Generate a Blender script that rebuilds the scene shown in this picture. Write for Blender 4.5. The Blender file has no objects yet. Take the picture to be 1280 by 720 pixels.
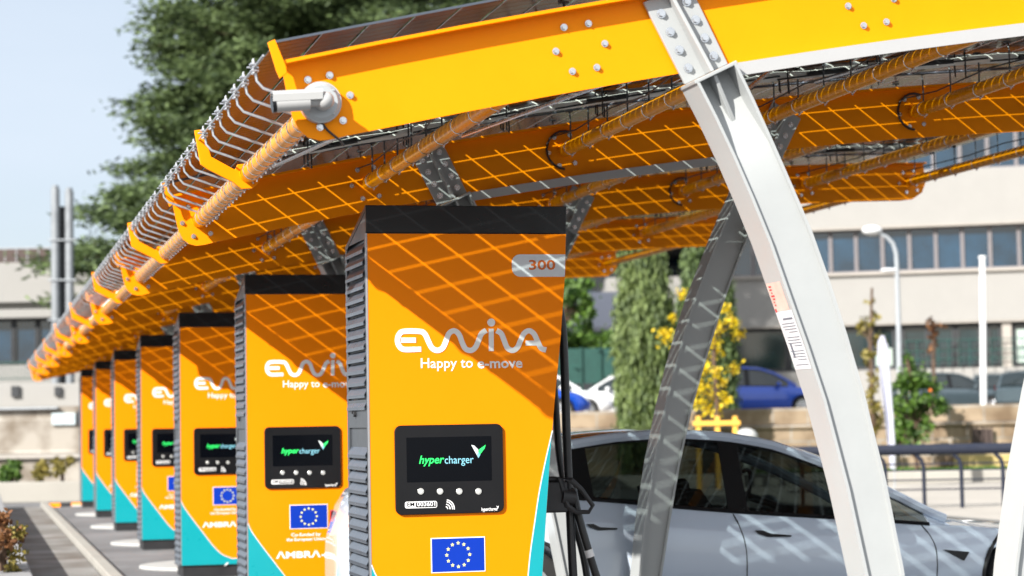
import bpy, bmesh, math, random
from math import sin, cos, tan, pi, radians, sqrt, atan2
from mathutils import Vector, Matrix
random.seed(7)
SC = bpy.context.scene
COL = SC.collection

# ---------------------------------------------------------------- camera maths
FPX, RHO, H = 2700.0, 0.018, 1.51
def _cam():
    x, y = -33 - 640, 360 - 538.5
    c, s = cos(RHO), sin(RHO)
    xu, yu = c*x + s*y, -s*x + c*y
    p = atan2(-yu, FPX)
    psi = atan2(-xu, -yu*sin(p) + FPX*cos(p))
    Fh = Vector((sin(psi), cos(psi), 0)); R0 = Vector((cos(psi), -sin(psi), 0)); Z = Vector((0, 0, 1))
    F = cos(p)*Fh + sin(p)*Z; U0 = -sin(p)*Fh + cos(p)*Z
    return psi, Fh, R0, F, c*R0 - s*U0, s*R0 + c*U0
PSI, FH, RH, CF, CR, CU = _cam()
CP = Vector((0, 0, H))
def ray(x, y): return CF + CR*((x-640)/FPX) + CU*((360-y)/FPX)
def at(x, y, X=None, Y=None, Z=None, D=None):
    d = ray(x, y)
    if Y is not None: t = Y/d.y
    elif X is not None: t = X/d.x
    elif Z is not None: t = (Z-H)/d.z
    else: t = D/d.dot(FH)
    return CP + d*t

# ---------------------------------------------------------------- materials
def nodes(name):
    m = bpy.data.materials.new(name); m.use_nodes = True
    nt = m.node_tree; b = nt.nodes['Principled BSDF']
    return m, nt, b
def mat(name, col, rough=.5, metal=0, var=.12, scale=6, bump=0, bscale=60, coat=0, stretch=None, spec=.5, dirt=None, trans=0, emit=0):
    m, nt, b = nodes(name)
    tc = nt.nodes.new('ShaderNodeTexCoord')
    mp = nt.nodes.new('ShaderNodeMapping'); nt.links.new(tc.outputs['Object'], mp.inputs[0])
    if stretch: mp.inputs['Scale'].default_value = stretch
    n = nt.nodes.new('ShaderNodeTexNoise'); n.inputs['Scale'].default_value = scale; n.inputs['Detail'].default_value = 8; n.inputs['Roughness'].default_value = .65
    nt.links.new(mp.outputs[0], n.inputs['Vector'])
    r = nt.nodes.new('ShaderNodeValToRGB'); nt.links.new(n.outputs['Fac'], r.inputs[0])
    c = Vector(col)
    lo = c*(1-var); hi = c*(1+var)
    if dirt: lo = Vector(dirt)
    r.color_ramp.elements[0].position = .3; r.color_ramp.elements[1].position = .7
    r.color_ramp.elements[0].color = (*lo, 1); r.color_ramp.elements[1].color = (*[min(v, .95) for v in hi], 1)
    nt.links.new(r.outputs[0], b.inputs['Base Color'])
    b.inputs['Roughness'].default_value = rough; b.inputs['Metallic'].default_value = metal
    b.inputs['Coat Weight'].default_value = coat; b.inputs['Specular IOR Level'].default_value = spec
    b.inputs['Coat Roughness'].default_value = .05
    if emit:
        nt.links.new(r.outputs[0], b.inputs['Emission Color']); b.inputs['Emission Strength'].default_value = emit
    # roughness variation
    if rough > .1 and not coat:
        mr = nt.nodes.new('ShaderNodeMapRange'); nt.links.new(n.outputs['Fac'], mr.inputs[0])
        mr.inputs[1].default_value = .3; mr.inputs[2].default_value = .7
        mr.inputs[3].default_value = rough*.85; mr.inputs[4].default_value = min(1, rough*1.2)
        nt.links.new(mr.outputs[0], b.inputs['Roughness'])
    if bump:
        n2 = nt.nodes.new('ShaderNodeTexNoise'); n2.inputs['Scale'].default_value = bscale; n2.inputs['Detail'].default_value = 6
        nt.links.new(mp.outputs[0], n2.inputs['Vector'])
        bp = nt.nodes.new('ShaderNodeBump'); bp.inputs['Strength'].default_value = bump; bp.inputs['Distance'].default_value = .02
        nt.links.new(n2.outputs['Fac'], bp.inputs['Height']); nt.links.new(bp.outputs[0], b.inputs['Normal'])
    return m
def glass(name, col, tr=.6, rough=.02):
    m, nt, b = nodes(name)
    b.inputs['Base Color'].default_value = (*col, 1); b.inputs['Roughness'].default_value = rough
    b.inputs['Specular IOR Level'].default_value = .55
    t = nt.nodes.new('ShaderNodeBsdfTransparent'); t.inputs[0].default_value = (.75, .85, .82, 1)
    mx = nt.nodes.new('ShaderNodeMixShader'); mx.inputs[0].default_value = tr
    nt.links.new(b.outputs[0], mx.inputs[1]); nt.links.new(t.outputs[0], mx.inputs[2])
    nt.links.new(mx.outputs[0], nt.nodes['Material Output'].inputs[0])
    return m
def leafmat(name, c1, c2, scale=1.5):
    m, nt, b = nodes(name)
    tc = nt.nodes.new('ShaderNodeTexCoord')
    n = nt.nodes.new('ShaderNodeTexNoise'); n.inputs['Scale'].default_value = scale; n.inputs['Detail'].default_value = 3
    nt.links.new(tc.outputs['Object'], n.inputs['Vector'])
    g = nt.nodes.new('ShaderNodeNewGeometry')
    ad = nt.nodes.new('ShaderNodeMath'); ad.operation = 'MULTIPLY_ADD'; ad.inputs[1].default_value = .5
    nt.links.new(g.outputs['Random Per Island'], ad.inputs[0]); 
    sb = nt.nodes.new('ShaderNodeMath'); sb.operation = 'SUBTRACT'; sb.inputs[1].default_value = .25
    nt.links.new(n.outputs['Fac'], sb.inputs[0]); nt.links.new(sb.outputs[0], ad.inputs[2])
    r = nt.nodes.new('ShaderNodeValToRGB'); nt.links.new(ad.outputs[0], r.inputs[0])
    r.color_ramp.elements[0].position = .2; r.color_ramp.elements[1].position = .75
    r.color_ramp.elements[0].color = (*c1, 1); r.color_ramp.elements[1].color = (*c2, 1)
    nt.links.new(r.outputs[0], b.inputs['Base Color']); b.inputs['Roughness'].default_value = .6
    tl = nt.nodes.new('ShaderNodeBsdfTranslucent'); nt.links.new(r.outputs[0], tl.inputs[0])
    mx = nt.nodes.new('ShaderNodeMixShader'); mx.inputs[0].default_value = .3
    nt.links.new(b.outputs[0], mx.inputs[1]); nt.links.new(tl.outputs[0], mx.inputs[2])
    nt.links.new(mx.outputs[0], nt.nodes['Material Output'].inputs[0])
    return m
def stonemat(name, c1, c2, bw, bh, mortar=(.3, .28, .25), rot=90):
    m, nt, b = nodes(name)
    tc = nt.nodes.new('ShaderNodeTexCoord'); mp = nt.nodes.new('ShaderNodeMapping')
    nt.links.new(tc.outputs['Object'], mp.inputs[0]); mp.inputs['Rotation'].default_value = (radians(rot), 0, 0)
    br = nt.nodes.new('ShaderNodeTexBrick'); nt.links.new(mp.outputs[0], br.inputs['Vector'])
    br.inputs['Scale'].default_value = 1; br.inputs['Brick Width'].default_value = bw; br.inputs['Row Height'].default_value = bh
    br.inputs['Mortar Size'].default_value = .02
    br.inputs['Color1'].default_value = (*c1, 1); br.inputs['Color2'].default_value = (*c2, 1); br.inputs['Mortar'].default_value = (*mortar, 1)
    n = nt.nodes.new('ShaderNodeTexNoise'); n.inputs['Scale'].default_value = 1.2; n.inputs['Detail'].default_value = 10; nt.links.new(tc.outputs['Object'], n.inputs['Vector'])
    mx = nt.nodes.new('ShaderNodeMix'); mx.data_type = 'RGBA'; mx.blend_type = 'MULTIPLY'; mx.inputs[0].default_value = .9
    r = nt.nodes.new('ShaderNodeValToRGB'); r.color_ramp.elements[0].position = .35; r.color_ramp.elements[1].position = .6
    r.color_ramp.elements[0].color = (.42, .36, .3, 1); r.color_ramp.elements[1].color = (1, 1, 1, 1)
    nt.links.new(n.outputs['Fac'], r.inputs[0]); nt.links.new(br.outputs['Color'], mx.inputs[6]); nt.links.new(r.outputs[0], mx.inputs[7])
    nt.links.new(mx.outputs[2], b.inputs['Base Color']); b.inputs['Roughness'].default_value = .9
    return m

M = dict(
 yellow=mat('yellow_paint', (.90, .268, .0), .5, var=.03, scale=3, spec=.12),
 yellowg=mat('yellow_gloss_tube', (.86, .32, .0), .28, var=.05, scale=8, spec=.3),
 yellow2=mat('orange_panel', (.95, .238, .0), .45, var=.015, scale=2, spec=.12),
 cyan=mat('cyan_panel', (.002, .29, .33), .3, var=.02),
 white=mat('white_paint', (.345, .358, .358), .38, var=.03, scale=4),
 tie=mat('white_tie', (.37, .37, .37), .4, var=.03),
 galv=mat('galvanised', (.55, .57, .6), .32, metal=.85, var=.12, scale=20),
 steel=mat('steel', (.6, .61, .63), .25, metal=.9, var=.1, scale=30),
 cell=mat('solar_cell', (.07, .018, .003), .2, var=.5, scale=9, stretch=(1, .35, 1), spec=.35),  # brown base has reflections of the yellow steel put into the colour
 cable=mat('black_cable', (.012, .012, .013), .4, var=.2, scale=20),
 conduit=mat('pale_conduit', (.7, .7, .66), .5, var=.1),
 black=mat('black_gloss', (.006, .006, .007), .3, var=.1, spec=.3),
 blackp=mat('black_plastic', (.018, .018, .02), .5, var=.1),
 charcoal=mat('charcoal', (.05, .055, .062), .4, var=.06, spec=.5),
 louvre=mat('louvre_metal', (.085, .10, .125), .3, var=.05, metal=.4),
 edge=mat('edge_trim', (.35, .35, .36), .35, var=.05, metal=.5),
 pw=mat('print_white', (.78, .78, .78), .5, var=.01),
 badge=mat('badge_white', (.62, .66, .70), .4, var=.01),
 num=mat('badge_orange', (.62, .13, .005), .5, var=.01),
 eu=mat('flag_blue', (.001, .03, .34), .5, var=.02, spec=.2),
 star=mat('star_yellow', (.75, .75, .3), .5, var=.01),
 scr=mat('screen_glass', (.001, .0015, .003), .2, var=.05, spec=.15),
 green=mat('screen_green', (.02, .65, .12), .5, var=.01, emit=.35),
 teal=mat('screen_teal', (.18, .45, .55), .5, var=.01, emit=.3),
 silverg=mat('screen_silver', (.5, .55, .55), .5, var=.01, emit=.2),
 button=mat('button_metal', (.75, .75, .72), .25, metal=.6, var=.1, scale=60),
 cctv=mat('camera_white', (.37, .37, .365), .35, var=.02),
 cctvgrey=mat('camera_grey', (.34, .36, .37), .35, var=.02),
 silver=mat('car_silver', (.58, .66, .78), .25, metal=.0, var=.0, coat=1),
 cblue=mat('car_blue', (.005, .06, .42), .3, metal=.3, var=.03, coat=1),
 cwhite=mat('car_white', (.68, .69, .70), .3, var=.02, coat=.8),
 cdark=mat('car_dark', (.06, .085, .10), .3, metal=.3, var=.05, coat=.8),
 tint=glass('tinted_glass', (.002, .003, .003), .24),
 roofg=mat('roof_glass', (.012, .008, .006), .06, var=.1, spec=.8),
 clear=glass('clear_glass', (.02, .02, .02), .93),
 tyre=mat('tyre_rubber', (.02, .02, .02), .8),
 red=mat('lamp_red', (.45, .02, .015), .25, var=.05),
 lamp=mat('lamp_clear', (.6, .6, .6), .15, var=.05),
 seat=mat('seat_dark', (.02, .02, .022), .7),
 asphalt=mat('asphalt', (.16, .16, .165), .9, var=.35, scale=.9, bump=.3, bscale=80),
 pad=mat('pad_white', (.40, .40, .39), .8, var=.1, scale=4),
 conc=mat('concrete', (.42, .40, .37), .9, var=.18, scale=2.5, bump=.3, bscale=30),
 cream=mat('cream_wall', (.265, .258, .245), .9, var=.05, scale=1.2),
 cream2=mat('cream_render', (.32, .295, .265), .9, var=.1, scale=.6),
 greyc=mat('grey_concrete', (.25, .25, .255), .9, var=.12, scale=1),
 pale=mat('pale_kerb', (.31, .295, .265), .9, var=.08, scale=1),
 bglass=mat('window_glass', (.006, .028, .055), .05, var=.7, scale=.35, spec=.9),  # strong mottling paints tree reflections into the glass colour
 bglass2=mat('window_glass_green', (.008, .022, .026), .08, var=.6, scale=.3, spec=.8),
 frame=mat('frame_grey', (.20, .18, .185), .5, var=.05),
 dframe=mat('frame_dark', (.02, .022, .025), .5, var=.05),
 blind=mat('pale_blind', (.35, .42, .38), .8, var=.08, scale=3),
 stone=stonemat('sandy_stone', (.34, .26, .18), (.28, .21, .14), .9, .42),
 stone2=stonemat('pale_blocks', (.33, .30, .26), (.29, .265, .23), 2.4, .9, (.42, .4, .36)),
 terra=mat('terrace_floor', (.25, .22, .19), .95, var=.2, scale=.6),
 sand=mat('pale_ground', (.36, .33, .29), .95, var=.15, scale=.4),
 ochre=mat('ochre_wall', (.42, .32, .13), .9, var=.1, scale=1),
 grass=leafmat('grass_mat', (.03, .09, .008), (.10, .20, .02), 3),
 rail=mat('railing_navy', (.009, .013, .028), .8, var=.1),
 roofgr=mat('roof_lavender', (.30, .30, .34), .8, var=.05),
 fgreen=mat('fence_green', (.006, .05, .04), .6, var=.2),
 rust=mat('rust_brown', (.07, .05, .045), .9, var=.3, scale=2),
 cedar=leafmat('cedar_needles', (.014, .030, .011), (.15, .21, .075), 1.2),
 cyp=leafmat('cypress_leaves', (.03, .058, .014), (.20, .265, .08), 1.6),
 cyp2=leafmat('cypress_dark_leaves', (.02, .045, .012), (.12, .18, .05), 1.6),
 yel=leafmat('yellow_leaves', (.45, .30, .002), (.85, .66, .01), 3),
 shr=leafmat('shrub_leaves', (.015, .05, .008), (.10, .19, .02), 2.5),
 olive=leafmat('olive_leaves', (.10, .09, .02), (.30, .24, .05), 3),
 brownl=leafmat('brown_leaves', (.10, .035, .015), (.26, .12, .04), 3),
 orangef=mat('orange_flower', (.7, .16, .02), .6),
 bark=mat('bark', (.09, .055, .035), .95, var=.3, scale=8, bump=.5, bscale=12),
 barkr=mat('bark_red', (.20, .09, .055), .95, var=.3, scale=8),
 wood=mat('stake_wood', (.72, .40, .06), .7, var=.12, scale=5),
 plank=stonemat('grey_paving', (.27, .26, .25), (.21, .205, .195), 3.0, .95, (.10, .10, .095), 0),
 flagc=mat('flag_cloth', (.42, .43, .52), .8, var=.05),
 paper=mat('sticker_paper', (.62, .62, .64), .5, var=.02),
 pink=mat('sticker_pink', (.68, .42, .36), .5, var=.15, scale=14),
 ink=mat('sticker_ink', (.12, .13, .16), .6, var=.01),
 inkred=mat('sticker_red', (.6, .02, .03), .5, var=.01),
 lightglass=mat('pale_window_glass', (.22, .34, .42), .1, var=.3, scale=.3),
 bpale=mat('pale_blue_panel', (.38, .44, .46), .6),
 tintdark=mat('car_dark_glass', (.012, .018, .02), .06, var=.2, spec=.8),
 flue=mat('flue_metal', (.2, .215, .23), .5, metal=.2, var=.15, scale=3),
 lpost=mat('lamp_post_paint', (.30, .32, .34), .5, var=.08),
)

# ---------------------------------------------------------------- mesh builder
class B:
    def __init__(s): s.v = []; s.f = []; s.m = []; s.k = 0
    def add(s, vs, fs):
        o = len(s.v); s.v += [tuple(v) for v in vs]
        s.f += [tuple(i+o for i in f) for f in fs]; s.m += [s.k]*len(fs); return s
    def hexa(s, p):  # 8 pts: bottom 4 (ccw), top 4
        return s.add(p, [(3, 2, 1, 0), (4, 5, 6, 7), (0, 1, 5, 4), (1, 2, 6, 5), (2, 3, 7, 6), (3, 0, 4, 7)])
    def box(s, x0, x1, y0, y1, z0, z1):
        return s.hexa([(x0, y0, z0), (x1, y0, z0), (x1, y1, z0), (x0, y1, z0), (x0, y0, z1), (x1, y0, z1), (x1, y1, z1), (x0, y1, z1)])
    def prism(s, poly, y0, y1, fn=None):  # poly in (x,z), ccw seen from -y ; extruded y
        fn = fn or (lambda a, b, y: (a, y, b))
        n = len(poly)
        vs = [fn(a, b, y0) for a, b in poly] + [fn(a, b, y1) for a, b in poly]
        fs = [tuple(range(n)), tuple(range(2*n-1, n-1, -1))] + [(i, i+n, (i+1) % n+n, (i+1) % n) for i in range(n)]
        return s.add(vs, fs)
    def tube(s, pts, r, n=8, caps=True, closed=False):
        pts = [Vector(p) for p in pts]; rs = r if isinstance(r, (list, tuple)) else [r]*len(pts)
        vs = []; N = len(pts); up = None
        for i, p in enumerate(pts):
            a = pts[(i-1) % N] if (i > 0 or closed) else p; b = pts[(i+1) % N] if (i < N-1 or closed) else p
            t = (b-a).normalized()
            if up is None:
                up = t.orthogonal().normalized()
            up = (up - t*up.dot(t)); 
            if up.length < 1e-6: up = t.orthogonal()
            up.normalize(); sd = t.cross(up)
            for k in range(n):
                q = 2*pi*k/n; vs.append(p + (up*cos(q)+sd*sin(q))*rs[i])
        fs = []
        for i in range(N if closed else N-1):
            j = (i+1) % N
            for k in range(n):
                fs.append((i*n+k, i*n+(k+1) % n, j*n+(k+1) % n, j*n+k))
        if caps and not closed: fs += [tuple(range(n-1, -1, -1)), tuple((N-1)*n+k for k in range(n))]
        return s.add(vs, fs)
    def ball(s, c, r, n=10, m=6, sq=(1, 1, 1)):
        vs = []; fs = []
        for i in range(m+1):
            th = pi*i/m
            for k in range(n):
                vs.append((c[0]+r*sq[0]*sin(th)*cos(2*pi*k/n), c[1]+r*sq[1]*sin(th)*sin(2*pi*k/n), c[2]+r*sq[2]*cos(th)))
        for i in range(m):
            for k in range(n): fs.append((i*n+k, (i+1)*n+k, (i+1)*n+(k+1) % n, i*n+(k+1) % n))
        return s.add(vs, fs)
def bolt(b, p, d, r=.0105, h=.011):
    p = Vector(p); d = Vector(d).normalized()
    b.tube([p, p+d*h*.35], r*1.45, 12); b.tube([p+d*h*.35, p+d*h*1.4], r, 6)
def obj(name, b, mats, parent=None, smooth=False, bevel=0, seg=2, kind=None, norecalc=False):
    me = bpy.data.meshes.new(name)
    off = Vector((0, 0, 0)); q = parent
    while q is not None: off += Vector(q.location); q = q.parent
    vs = [(v[0]-off.x, v[1]-off.y, v[2]-off.z) for v in b.v]
    me.from_pydata(vs, [], b.f); me.update()
    if not norecalc and len(b.f) < 80000:
        bm = bmesh.new(); bm.from_mesh(me); bmesh.ops.recalc_face_normals(bm, faces=bm.faces); bm.to_mesh(me); bm.free()
    if not isinstance(mats, (list, tuple)): mats = [mats]
    for m in mats: me.materials.append(m)
    me.polygons.foreach_set('material_index', b.m)
    if smooth:
        me.polygons.foreach_set('use_smooth', [True]*len(me.polygons))
        try: me.set_sharp_from_angle(angle=radians(smooth if smooth is not True else 40))
        except Exception: pass
    o = bpy.data.objects.new(name, me); COL.objects.link(o)
    if parent is not None: o.parent = parent
    if bevel:
        md = o.modifiers.new('bevel', 'BEVEL'); md.width = bevel; md.segments = seg; md.limit_method = 'ANGLE'; md.angle_limit = radians(35)
    if kind: o['kind'] = kind
    return o
def thing(name, label, cat, loc=(0, 0, 0), group=None):
    o = bpy.data.objects.new(name, None); COL.objects.link(o); o.location = loc; o.empty_display_size = .2
    o['label'] = label; o['category'] = cat
    if group: o['group'] = group
    return o
def tag(o, label, cat, group=None):
    o['label'] = label; o['category'] = cat
    if group: o['group'] = group
    return o
def recenter(o):
    # put the origin of a one-mesh thing at its base
    me = o.data; xs = [v.co.copy() for v in me.vertices]
    c = Vector(((min(v.x for v in xs)+max(v.x for v in xs))/2, (min(v.y for v in xs)+max(v.y for v in xs))/2, min(v.z for v in xs)))
    me.transform(Matrix.Translation(-c)); o.location = c; return o
def text_b(b, txt, x0, x1, z0, y, h=None, bold=0, shear=0, depth=.0015, z1=None, track=1.0):
    cu = bpy.data.curves.new('t', 'FONT'); cu.body = txt; cu.size = 1; cu.offset = bold; cu.shear = shear; cu.space_character = track
    cu.resolution_u = 3
    o = bpy.data.objects.new('t', cu); COL.objects.link(o)
    bpy.context.view_layer.update()
    me = o.to_mesh()
    vs = [v.co.copy() for v in me.vertices]; fs = [tuple(p.vertices) for p in me.polygons]
    mnx = min(v.x for v in vs); mxx = max(v.x for v in vs)
    s = (x1-x0)/(mxx-mnx); sz = h if h else s   # h: vertical scale (font size in metres)
    b.add([(x0+(v.x-mnx)*s, y, z0+v.y*sz) for v in vs], fs)
    o.to_mesh_clear(); bpy.data.objects.remove(o); bpy.data.curves.remove(cu)
def rrect(x0, x1, z0, z1, r, n=5):
    p = []
    for cx, cz, a in ((x1-r, z0+r, -90), (x1-r, z1-r, 0), (x0+r, z1-r, 90), (x0+r, z0+r, 180)):
        for i in range(n+1):
            q = radians(a+90*i/n); p.append((cx+r*cos(q), cz+r*sin(q)))
    return p
def spline(pts, n=6):
    P = [Vector(p) for p in pts]; out = []
    for i in range(len(P)-1):
        p0 = P[max(i-1, 0)]; p1 = P[i]; p2 = P[i+1]; p3 = P[min(i+2, len(P)-1)]
        for k in range(n):
            t = k/n
            out.append(.5*((2*p1)+(p2-p0)*t+(2*p0-5*p1+4*p2-p3)*t*t+(3*p1-p0-3*p2+p3)*t*t*t))
    out.append(P[-1]); return out
def ribbon(b, pts, w, y0, y1):   # flat stroke in xz with rounded ends
    P = [Vector((p[0], 0, p[1])) for p in pts]; P = spline(P, 6)
    L = []; R = []
    for i, p in enumerate(P):
        t = (P[min(i+1, len(P)-1)]-P[max(i-1, 0)]); t.normalize(); n = Vector((-t.z, 0, t.x))*w/2
        L.append(p+n); R.append(p-n)
    vs = [(q.x, y0, q.z) for q in L]+[(q.x, y0, q.z) for q in R]+[(q.x, y1, q.z) for q in L]+[(q.x, y1, q.z) for q in R]
    n = len(P); fs = []
    for i in range(n-1):
        fs += [(i, n+i, n+i+1, i+1), (2*n+i, 2*n+i+1, 3*n+i+1, 3*n+i), (i, i+1, 2*n+i+1, 2*n+i), (n+i, 3*n+i, 3*n+i+1, n+i+1)]
    b.add(vs, fs)
def interp(tab, x):
    if x <= tab[0][0]: return tab[0][1]
    for (a, va), (c, vc) in zip(tab, tab[1:]):
        if x <= c: return va+(vc-va)*(x-a)/(c-a)
    return tab[-1][1]
# ================================================================= SOLAR CANOPY
Y0, BAY, NF = 8.6, 5.0, 9
def zb(x): return 2.675+.222*(x-1.47)-.0145*(x-1.47)**2
def drop(Y): return -.002*(Y-Y0)
def zr(x): return zb(x)+.425
canopy = thing('solar_canopy', 'long yellow steel charging canopy with glazed solar roof, wire hooks and white curved legs', 'canopy', (4.04, Y0, 0))
PIPES = [1.38, 2.46, 3.77, 5.02, 6.26, 7.45, 8.5]
def pz(x): return zb(x)+.18 - (.02 if x < 2 else 0)
def wpt(px, py, Y=Y0):
    P = at(px, py, Y=Y); return (P.x, P.z)
left_edge = [wpt(*p) for p in [(352, 83), (356, 104), (361, 128), (366, 148), (374, 163), (385, 172), (400, 176), (416, 174), (432, 170)]]
def frame(k):
    Y = Y0+BAY*k; dz = drop(Y)
    xs = [1.6+.35*i for i in range(20)]
    bot = [(x, zb(x)) for x in xs if x < 8.35]
    rgt = [(8.4, zb(8.4)), (8.52, zb(8.4)+.015), (8.62, zb(8.4)+.08), (8.66, zb(8.4)+.18), (8.64, zb(8.5)+.34)]
    top = [(x, zb(x)+.338) for x in reversed([1.25]+xs) if x < 8.5]
    poly = left_edge+bot+rgt+top
    b = B(); b.prism([(x, z+dz) for x, z in poly], Y-.006, Y+.006)
    # top flange as short straight lengths of plate
    fx = [1.2]+[1.6+.35*i for i in range(20)]
    fx = [x for x in fx if x < 8.6]+[8.64]
    up = [(x, zb(x)+.352+dz) for x in fx]; lo = [(x, zb(x)+.338+dz) for x in fx]
    vs = []; n = len(fx)
    for (x, z) in up: vs += [(x, Y-.075, z), (x, Y+.075, z)]
    for (x, z) in lo: vs += [(x, Y-.075, z), (x, Y+.075, z)]
    fs = []
    for i in range(n-1):
        a = 2*i; c = 2*n+2*i
        fs += [(a, a+1, a+3, a+2), (c, c+2, c+3, c+1), (a, a+2, c+2, c), (a+1, c+1, c+3, a+3)]
    fs += [(0, 2*n, 2*n+1, 1), (2*n-2, 2*n-1, 4*n-1, 4*n-2)]
    b.add(vs, fs)
    beam = obj('girder', b, M['yellow'], canopy)
    # clip arm at the low end
    b = B(); arm = [wpt(334, 54, 8.53), wpt(343, 50, 8.53), wpt(357, 84, 8.53), wpt(358, 92, 8.53), wpt(349, 99, 8.53), wpt(345, 90, 8.53)]
    b.prism([(x, z+dz) for x, z in arm], Y-.088, Y-.076)
    obj('clip_arm', b, M['yellow'], canopy, bevel=.002)
    # flange rings where the purlins meet the girder
    for j, X in enumerate(PIPES):
        cz = pz(X)+dz
        rr = .108
        if k < 2:
            angs = [10+60*i for i in range(6)]
            if j == 0 and k == 0: angs = [78, 128, 14, -46, -100]
            for a in angs:
                a = radians(a)
                bb = B(); bolt(bb, (X+rr*cos(a), Y-.006, cz+rr*sin(a)), (0, -1, 0))
                obj('bolt', bb, M['steel'], beam, smooth=30)
        else:
            b = B()
            for i in range(6):
                a = radians(10+60*i)
                if j in (0, 6) and i in (2, 3) and False: continue
                bolt(b, (X+rr*cos(a), Y-.006, cz+rr*sin(a)), (0, -1, 0))
            o = obj('bolt_ring', b, M['steel'], beam); o['kind'] = 'stuff'
        if k:
            if j in (2, 4) and k < 3:
                b = B(); b.tube([(X+.125*cos(t), Y-.02, cz+.125*sin(t)) for t in [radians(70+18*i) for i in range(12)]], .008, 6)
                obj('cable_loop', b, M['cable'], beam, smooth=True)
    return beam
beams = [frame(k) for k in range(NF)]
# legs
FLp = [(871, 103), (893, 146), (916, 195), (939, 248), (961, 302), (983, 365), (1006, 430), (1029, 500), (1058, 610), (1082, 720), (1112, 870), (1133, 985)]
FRt = [(79, 921), (135, 948), (195, 975), (302, 1021), (400, 1054), (500, 1083), (610, 1110), (720, 1131.5), (870, 1152), (985, 1165)]
pairs = []
for i, (x, y) in enumerate(FLp):
    off = max(24-2.4*i, 8 if i < 10 else 0); yr = y-off
    pairs.append((wpt(x, y, 8.46), wpt(interp(FRt, yr), yr, 8.46)))
pairs[-1] = ((pairs[-1][0][0], 0.0), (pairs[-1][1][0], 0.0))
XCB = 4.005
def leg(k, mirror):
    XC = 4.045 if k == 0 else XCB
    Y = Y0+BAY*k; dz = drop(Y); yf, yb = Y-.14, Y+.06
    pr = list(pairs)
    if mirror:
        (a, b_), (c, d) = pr[0], pr[1]
        ext = 4.6
        pr = [((a[0]-(c[0]-a[0])*ext*.42, a[1]+(a[1]-c[1])*ext*.42), (b_[0]-(d[0]-b_[0])*ext*.42, b_[1]+(b_[1]-d[1])*ext*.42))]+pr
        pr = [((2*XC-p[0], p[1]), (2*XC-q[0], q[1])) for p, q in pr]
        # keep the head just below the girder
        h0, h1 = pr[0]; lim = min(zb(h0[0]), zb(h1[0]))-.01
        s = max(h0[1], h1[1])-lim
        if s > 0: pr[0] = ((h0[0], h0[1]-s), (h1[0], h1[1]-s))
    N = len(pr); pr = [((p[0], p[1]+(dz if p[1] > .5 else 0)), (q[0], q[1]+(dz if p[1] > .5 else 0))) for p, q in pr]
    b = B(); t = .014
    for side in (0, 1):
        sg = 1 if (side == 0) != mirror else -1
        vs = []
        for pq in pr:
            x, z = pq[side]; x2 = x+sg*t
            vs += [(x, yf, z), (x2, yf, z), (x2, yb, z), (x, yb, z)]
        fs = []
        for i in range(N-1):
            a = 4*i
            for e in range(4): fs.append((a+e, a+(e+1) % 4, a+4+(e+1) % 4, a+4+e))
        fs += [(0, 1, 2, 3), (4*N-4, 4*N-1, 4*N-2, 4*N-3)]
        b.add(vs, fs)
    ym = yf+.10; vs = []; sg = -1 if mirror else 1
    for ii, (p, q) in enumerate(pr):
        ym = yf+(.11 if ii < 1+mirror else .09 if ii < 2+mirror else .024)
        vs += [(p[0]+sg*.014, ym-.005, p[1]), (q[0]-sg*.014, ym-.005, q[1]), (q[0]-sg*.014, ym+.005, q[1]), (p[0]+sg*.014, ym+.005, p[1])]
    fs = []
    for i in range(N-1):
        a = 4*i
        for e in (0, 2): fs.append((a+e, a+(e+1) % 4, a+4+(e+1) % 4, a+4+e))
    b.add(vs, fs)
    lg = obj('support_leg', b, M['white'], canopy, smooth=30)
    # head: end plate, stiffener rib, mounting plate on the girder
    (p, q), (p2, q2) = pr[0], pr[1]
    P, Q, P2, Q2 = [Vector((v[0], 0, v[1])) for v in (p, q, p2, q2)]
    ym = yf+.10; ax = ((P-P2)+(Q-Q2)).normalized(); wd = (Q-P).normalized()
    def pt(u, v, y): w = P+(Q-P)*u+ax*v; return (w.x, y, w.z)
    b = B()
    b.hexa([pt(-.03, -.004, yf+.002), pt(1.03, -.004, yf+.002), pt(1.03, -.004, yb), pt(-.03, -.004, yb), pt(-.03, .012, yf+.002), pt(1.03, .012, yf+.002), pt(1.03, .012, yb), pt(-.03, .012, yb)])
    y1, y2 = Y-.03, Y-.0135
    top = .40
    b.hexa([pt(-.04, .013, y1), pt(1.04, .013, y1), pt(1.04, .013, y2), pt(-.04, .013, y2), pt(-.06, top, y1), pt(1.06, top, y1), pt(1.06, top, y2), pt(-.06, top, y2)])
    b.hexa([pt(.46, .014, yf+.03), pt(.54, .014, yf+.03), pt(.54, .014, y1), pt(.46, .014, y1), pt(.46, top, y1-.045), pt(.54, top, y1-.045), pt(.54, top, y1), pt(.46, top, y1)])
    obj('mounting_plate', b, M['white'], lg, bevel=.003)
    b = B()
    b.hexa([pt(.44, -.22, ym-.03), pt(.55, -.22, ym-.03), pt(.55, -.20, ym-.006), pt(.44, -.20, ym-.006), pt(.44, -.006, yf+.02), pt(.52, -.006, yf+.02), pt(.52, -.006, ym-.006), pt(.44, -.006, ym-.006)])
    obj('stiffener', b, M['white'], lg, bevel=.003)
    for i in range(4):
        for u in (.18, .82):
            if k < 2 or (i == 0 and u < .5): bb = B()
            bolt(bb, pt(u, .07+.085*i, y1), (0, -1, 0), r=.014)
            if k < 2: obj('bolt', bb, M['steel'], lg, smooth=30)
    if k >= 2: o = obj('bolts', bb, M['steel'], lg); o['kind'] = 'stuff'
    return lg, pr
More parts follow.
